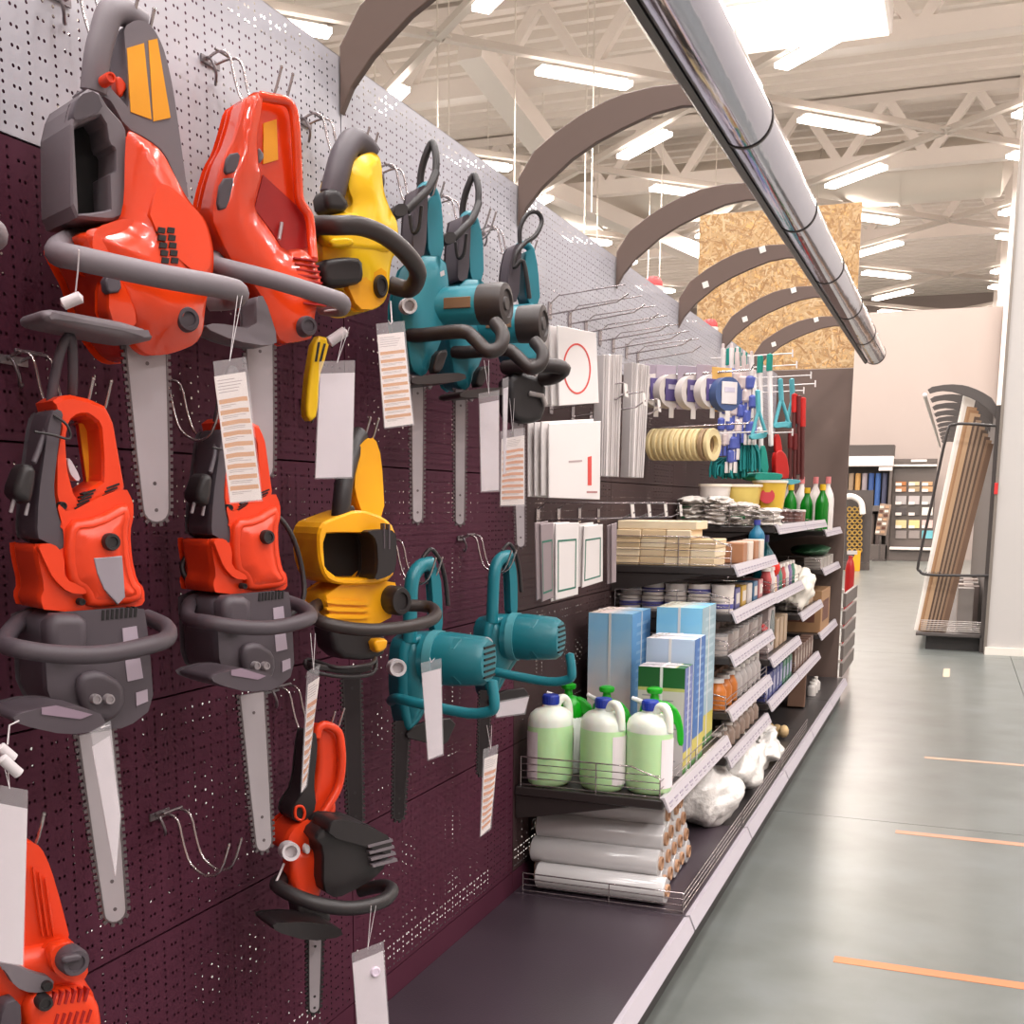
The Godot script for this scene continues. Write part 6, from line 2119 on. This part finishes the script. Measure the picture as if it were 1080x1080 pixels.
	for i in 4:
		small_box("wire_goods", "grey boxed wire goods under the green cover", "boxed wire goods", Vector3(0.40, 0.955 + 0.035, -7.28 - i * 0.2), Vector3(0.1, 0.07, 0.16), paint(Color(0.62, 0.59, 0.56), 0.35))
	single("crumpled_bag", blob(Vector3(0.39, 0.87, -6.45), Vector3(0.08, 0.115, 0.16), 0.5, 15), paint(Color(0.88, 0.85, 0.80), 0.4), "crumpled white bag hanging over its shelf edge", "bag")
	small_box("brown_carton", "brown cardboard carton with a dark print by the end panel", "", Vector3(0.33, 0.56 + 0.13, -7.52), Vector3(0.26, 0.26, 0.5), paint(Color(0.62, 0.47, 0.33), 0.7), 0.0, paint(Color(0.40, 0.24, 0.18), 0.6))
	for i in 3:
		small_box("carton_pack", "beige pack on the crumpled bag's shelf", "beige packs by the crumpled bag", Vector3(0.38, 0.77 + 0.06, -6.75 - i * 0.13), Vector3(0.1, 0.12, 0.1), paint(Color(0.66, 0.55, 0.44), 0.5))

func k_bags(bag: Material, greenp: Material) -> void:
	var n := 0
	for col in 4:
		for row in [5, 5, 4, 3][col]:
			var c := Vector3(0.07 + col * 0.112, 1.264 + row * 0.024, -5.27 - rng.randf() * 0.02)
			var marked: bool = (col == 0 and row in [1, 3]) or (col == 2 and row == 1)
			var t := thing("white_bag", "white bag with a green print in the piled row" if marked else "plain white bag in the piled row", "bag", c - Vector3(0, 0.012, 0), "white bags with green print" if marked else "plain white bags piled up")
			var m := blob(c, Vector3(0.066, 0.021, 0.105), 0.24, 50 + n, 12.0)
			part(t, "sack", m, bag)
			if marked:
				m = MB.new()
				m.box(c + Vector3(0.0, 0.0, 0.0985), Vector3(0.062, 0.013, 0.004))
				part(t, "green_print", m, greenp)
			n += 1

# ---------------------------------------------------------------- the moulding rack on the right and the displays at the back of the hall
func back_of_hall() -> void:
	rng.seed = 9
	var dark := paint(Color(0.30, 0.275, 0.265), 0.5)
	var dark2 := paint(Color(0.38, 0.35, 0.335), 0.5)
	var white := paint(Color(0.90, 0.87, 0.85), 0.5)
	# --- rack along the right side of the aisle
	var t := thing("moulding_rack", "dark moulding rack with curved canopy arms against the white wall end", "rack", Vector3(1.3, 0, -15.0))
	var m := MB.new()
	m.box(Vector3(1.50, 1.12, -16.3), Vector3(0.05, 2.24, 9.8))
	part(t, "back_panel", m, dark)
	m = MB.new()
	m.box(Vector3(1.25, 0.065, -16.3), Vector3(0.5, 0.13, 9.6))
	part(t, "plinth", m, paint(Color(0.20, 0.19, 0.185), 0.5))
	m = MB.new()
	m.rbox(Vector3(1.2, 0.15, -16.3), Vector3(0.58, 0.03, 9.8), 0.004)
	part(t, "base_deck", m, dark)
	var arch: ArrayMesh = null
	for c in get_children():
		if String(c.name) == "shelving_bay_001":
			for p in c.get_children():
				if String(p.name) == "arch":
					arch = p.mesh
	for k in 10:
		var a := part_mesh(t, "canopy_arm", arch, dark)
		a.position = Vector3(1.478, 0.0, -11.45 - k) - t.position
		a.scale = Vector3(-1, 1, 1)
	m = MB.new()
	m.tube([Vector3(0.86, 2.34, -11.35), Vector3(0.86, 2.34, -21.2)], 0.02, 12)
	part(t, "canopy_tube", m, white)
	for k in 6:
		m = MB.new()
		m.tube([Vector3(0.95, 0.19 + k * 0.018, -11.42), Vector3(1.47, 0.19 + k * 0.018, -11.42)], 0.004, 5)
		part(t, "fence_wire", m, paint(Color(0.75, 0.72, 0.7), 0.3, 0.6))
	# retaining loop
	var path := []
	for q in [[1050, 449], [1020, 447], [1006, 448], [999, 456], [985, 520], [969, 592], [970, 602], [978, 606], [1010, 607], [1046, 607]]:
		path.append(on_z(q[0], q[1], -11.38))
	m = MB.new()
	m.tube(curve(path, 3), 0.013, 8)
	part(t, "retaining_loop", m, paint(Color(0.20, 0.18, 0.175), 0.4))
	m = MB.new()
	for i in 7:
		var a := on_z(974.0 + i * 3.0, 604, -11.4)
		m.tube([a, a + Vector3(0.0, 0.0, -0.9)], 0.005, 4)
	var gm := part(t, "loop_grille", m, paint(Color(0.32, 0.30, 0.29), 0.4))
	gm.set_meta("kind", "stuff")
	# leaning mouldings
	var tones := [Color(0.90, 0.87, 0.84), Color(0.86, 0.82, 0.78), Color(0.66, 0.51, 0.37), Color(0.60, 0.45, 0.32), Color(0.70, 0.57, 0.44), Color(0.34, 0.26, 0.21), Color(0.58, 0.48, 0.39), Color(0.33, 0.25, 0.20), Color(0.56, 0.46, 0.37), Color(0.32, 0.25, 0.20), Color(0.57, 0.47, 0.38), Color(0.34, 0.26, 0.21), Color(0.52, 0.41, 0.32), Color(0.42, 0.32, 0.25)]
	for i in tones.size():
		var lo := Vector3(0.935 + i * 0.0165, 0.17, -11.50)
		var hi := Vector3(1.235 + i * 0.0165, 2.36 - 0.03 * i - (0.0 if i < 2 else 0.06), -11.56)
		var b := MB.new()
		b.beam(lo, hi, 0.014 if i > 1 else 0.02, 0.05 if i > 4 else 0.09)
		var lab := "white moulding leaning in the rack" if i < 2 else ("tan wooden moulding leaning in the rack" if i < 5 else ("dark brown moulding leaning in the rack" if tones[i].r < 0.5 else "light brown moulding leaning in the rack"))
		single("moulding", b, paint(tones[i], 0.5), lab, "moulding", ("white mouldings" if i < 2 else ("tan mouldings" if i < 5 else ("dark brown mouldings" if tones[i].r < 0.5 else "light brown mouldings"))) + " leaning in the rack")
	m = MB.new()
	m.rbox(Vector3(1.515, 1.50, -11.27), Vector3(0.03, 0.10, 0.012), 0.002)
	single("red_notice", m, paint(Color(0.78, 0.16, 0.16), 0.5), "small red notice on the edge of the white wall end", "sign")
	for i in 8:
		var p := Vector3(1.33 + 0.05 * (i % 2), 0.175 + 0.0, -11.75 - i * 0.3)
		small_box("paint_box", "grey box on the rack deck behind the mouldings", "grey boxes on the rack deck", p + Vector3(0, 0.2, 0), Vector3(0.14, 0.4, 0.2), paint([Color(0.55, 0.52, 0.5), Color(0.45, 0.40, 0.38), Color(0.62, 0.56, 0.53)][i % 3], 0.5))

	# --- far display of fabric rolls
	var z := -30.0
	t = thing("roll_cabinet", "dark cabinet with rolls of cloth at the back wall", "cabinet", Vector3(-1.1, 0, z))
	for q in [[Vector3(-1.2, 2.66, z), Vector3(1.75, 0.27, 0.5), 0], [Vector3(-1.2, 2.40, z + 0.1), Vector3(1.75, 0.24, 0.4), 2], [Vector3(-0.37, 1.2, z), Vector3(0.07, 2.4, 0.5), 1], [Vector3(-1.2, 1.2, z - 0.22), Vector3(1.7, 2.4, 0.05), 0], [Vector3(-1.2, 1.26, z), Vector3(1.7, 0.14, 0.5), 1], [Vector3(-1.2, 0.19, z), Vector3(1.7, 0.38, 0.5), 1], [Vector3(-0.50, 2.22, z + 0.26), Vector3(0.32, 0.1, 0.02), 2]]:
		m = MB.new()
		m.rbox(q[0], q[1], 0.008)
		part(t, ["header", "frame_board", "price_board"][q[2]], m, [dark, dark2, white][q[2]])
	var cols := [Color(0.78, 0.56, 0.24), Color(0.80, 0.58, 0.28), Color(0.45, 0.40, 0.38), Color(0.50, 0.45, 0.42), Color(0.58, 0.50, 0.42), Color(0.72, 0.55, 0.32), Color(0.60, 0.56, 0.58), Color(0.22, 0.33, 0.55), Color(0.24, 0.38, 0.62), Color(0.30, 0.31, 0.40)]
	for i in 10:
		m = MB.new()
		m.lathe([Vector2(0, 0), Vector2(0.065, 0), Vector2(0.065, 0.78), Vector2(0, 0.78)], 12, Transform3D(Basis.IDENTITY, Vector3(-1.95 + i * 0.16, 1.335, z + 0.05)))
		single("cloth_roll", m, paint(cols[i], 0.7), ["golden", "amber", "charcoal", "dark grey", "taupe", "ochre", "mauve grey", "navy blue", "bright blue", "slate"][i] + " cloth roll in the upper cabinet bay", "roll")
	for i in 8:
		m = MB.new()
		m.lathe([Vector2(0, 0), Vector2(0.07, 0), Vector2(0.07, 0.74), Vector2(0, 0.74)], 12, Transform3D(Basis.IDENTITY, Vector3(-1.85 + i * 0.18, 0.385, z + 0.05)))
		single("cloth_roll", m, paint([Color(0.42, 0.38, 0.36), Color(0.33, 0.29, 0.28)][i % 2], 0.7), ["grey", "dark"][i % 2] + " cloth roll in the lower cabinet bay", "roll", ["grey", "dark"][i % 2] + " cloth rolls below")
	# --- tile sample board
	t = thing("tile_board", "dark board of tile samples at the back wall", "display", Vector3(0.2, 0, z))
	for q in [[Vector3(0.17, 1.2, z - 0.05), Vector3(1.0, 2.4, 0.12), 0, "board"], [Vector3(0.17, 2.40, z + 0.06), Vector3(1.0, 0.12, 0.14), 0, "header"], [Vector3(0.17, 2.30, z + 0.07), Vector3(1.0, 0.05, 0.14), 2, "light_strip"], [Vector3(0.25, 2.41, z + 0.14), Vector3(0.36, 0.06, 0.02), 2, "name_plate"], [Vector3(0.2, 0.3, z + 0.2), Vector3(1.0, 0.06, 0.3), 2, "kick_strip"], [Vector3(0.17, 0.14, z + 0.1), Vector3(1.0, 0.28, 0.3), 0, "base"]]:
		m = MB.new()
		m.rbox(q[0], q[1], 0.006)
		part(t, q[3], m, [dark2, dark2, white][q[2]])
	var tiles := [[[Color(0.72, 0.47, 0.28), Color(0.86, 0.78, 0.62), Color(0.78, 0.62, 0.47)]], [[Color(0.70, 0.50, 0.35), Color(0.66, 0.58, 0.46), Color(0.78, 0.62, 0.47)]], [[Color(0.68, 0.66, 0.66), Color(0.72, 0.69, 0.69), Color(0.66, 0.64, 0.63)]], [[Color(0.32, 0.30, 0.30), Color(0.34, 0.32, 0.31), Color(0.90, 0.88, 0.85)]], [[Color(0.85, 0.79, 0.60), Color(0.88, 0.79, 0.56), Color(0.86, 0.74, 0.72)]], [[Color(0.55, 0.52, 0.51), Color(0.56, 0.53, 0.52), Color(0.42, 0.70, 0.75)]]]
	var tv := [[508.0, 512.0], [513.0, 518.5], [523.0, 532.0], [535.0, 543.5], [548.5, 557.0], [559.5, 568.0]]
	for r in 6:
		for c in 3:
			var a := on_z(944.8 + c * 13.9, tv[r][0], z + 0.03)
			var b := on_z(955.6 + c * 13.9, tv[r][1], z + 0.03)
			m = MB.new()
			m.rbox((a + b) * 0.5, Vector3(absf(b.x - a.x), absf(a.y - b.y), 0.03), 0.003)
			part(t, "tile_sample", m, paint(tiles[r][0][c], 0.35))
			if r in [0, 1, 2, 4] or (r == 3 and c < 2):
				m = MB.new()
				m.box(Vector3(a.x + 0.07, b.y + 0.03, z + 0.06), Vector3(0.14, 0.07, 0.01))
				part(t, "tile_label", m, white)
	# --- chip rack, ring stand and warning sign
	t = thing("chip_rack", "small rack of brown and white colour chips beside the cloth rolls", "display", Vector3(-0.55, 0, -29.4))
	m = MB.new()
	m.box(Vector3(-0.47, 1.0, -29.4), Vector3(0.26, 0.75, 0.05), Basis(Vector3(0, 0, 1), -0.12))
	part(t, "back_plate", m, paint(Color(0.60, 0.52, 0.46), 0.5))
	m = MB.new()
	m.box(Vector3(-0.51, 0.32, -29.42), Vector3(0.05, 0.64, 0.05))
	m.box(Vector3(-0.51, 0.02, -29.42), Vector3(0.3, 0.04, 0.3))
	part(t, "stand", m, dark)
	for i in 7:
		for j in 2:
			m = MB.new()
			m.box(Vector3(-0.55 + j * 0.12 - i * 0.012 + 0.04, 1.3 - i * 0.1, -29.36), Vector3(0.09, 0.06, 0.02))
			part(t, "colour_chip", m, paint([Color(0.88, 0.84, 0.8), Color(0.38, 0.25, 0.2), Color(0.72, 0.58, 0.46)][(i + j * 2) % 3], 0.4))
	t = thing("ring_stand", "stand of gold rings with a white curved arm beside the end panel", "display", Vector3(-0.75, 0, -25.0))
	var gold := paint(Color(0.72, 0.58, 0.30), 0.35, 0.5)
	var bp := on_z(902, 560, -25.0)
	m = MB.new()
	m.box(Vector3(bp.x, 0.9, -25.15), Vector3(0.62, 1.5, 0.06))
	part(t, "back_plate", m, dark)
	for i in 8:
		for j in 3:
			m = MB.new()
			var c := on_z(896.0 + j * 5.4, 537.0 + i * 6.2, -25.0)
			m.lathe([Vector2(0.03, -0.02), Vector2(0.055, -0.02), Vector2(0.055, 0.02), Vector2(0.03, 0.02), Vector2(0.03, -0.02)], 12, Transform3D(Basis(Vector3(1, 0, 0), PI / 2), c))
			part(t, "gold_ring", m, gold)
	path = []
	for q in [[892, 524], [900, 524], [908, 530], [910, 542]]:
		path.append(on_z(q[0], q[1], -24.9))
	m = MB.new()
	m.tube(curve(path, 4), 0.06, 8)
	part(t, "curved_arm", m, white)
	m = MB.new()
	m.box(Vector3(bp.x, 0.08, -25.1), Vector3(0.62, 0.16, 0.3))
	part(t, "foot", m, dark)
	m = MB.new()
	var w0 := on_y(896, 599, 0.0)
	m.extrude(PackedVector2Array([Vector2(0, 0), Vector2(0.3, 0), Vector2(0.30, 0.42), Vector2(0.24, 0.42)]), Transform3D(Basis.IDENTITY, Vector3(w0.x, 0.001, -24.6)), -0.02, 0.02, 0.004, false, 1)
	single("yellow_sign", m, paint(Color(0.88, 0.62, 0.10), 0.5), "yellow slanted floor sign before the ring stand", "sign")
	t = thing("fire_extinguisher", "red fire extinguisher standing past the slatted end panel", "extinguisher", Vector3(0.40, 0, -9.95), "", true)
	m = MB.new()
	m.lathe([Vector2(0, 0.001), Vector2(0.035, 0.001), Vector2(0.038, 0.02), Vector2(0.038, 0.82), Vector2(0.028, 0.88), Vector2(0.018, 0.9), Vector2(0.018, 0.93), Vector2(0, 0.93)], 18)
	part(t, "cylinder", m, paint(Color(0.62, 0.10, 0.10), 0.3))
	m = MB.new()
	m.box(Vector3(0.01, 0.955, 0), Vector3(0.08, 0.03, 0.03))
	part(t, "valve", m, paint(Color(0.8, 0.77, 0.75), 0.4))
	# red domes on top of the shelving back
	for q in [[689, 291], [748, 360]]:
		var p := on_x(q[0], q[1], -0.06)
		t = thing("red_dome", "red and white dome on top of the shelving " + ("near the third arch" if q[0] < 700 else "near the fifth arch"), "lamp", Vector3(-0.06, ROW_TOP, p.z), "", true)
		m = MB.new()
		m.lathe([Vector2(0, 0), Vector2(0.045, 0), Vector2(0.045, 0.03), Vector2(0, 0.03)], 16)
		part(t, "foot", m, white)
		m = MB.new()
		m.lathe([Vector2(0.042, 0.03), Vector2(0.04, 0.05), Vector2(0.028, 0.068), Vector2(0, 0.075)], 16)
		part(t, "dome", m, paint(Color(0.78, 0.2, 0.2), 0.35))

func _ready() -> void:
	make_camera()
	make_environment()
	hall()
	shelving()
	wire = paint(Color(0.70, 0.66, 0.66), 0.25, 0.85)
	saws()
	hooks()
	tags()
	hanging()
	shelves()
	back_of_hall()
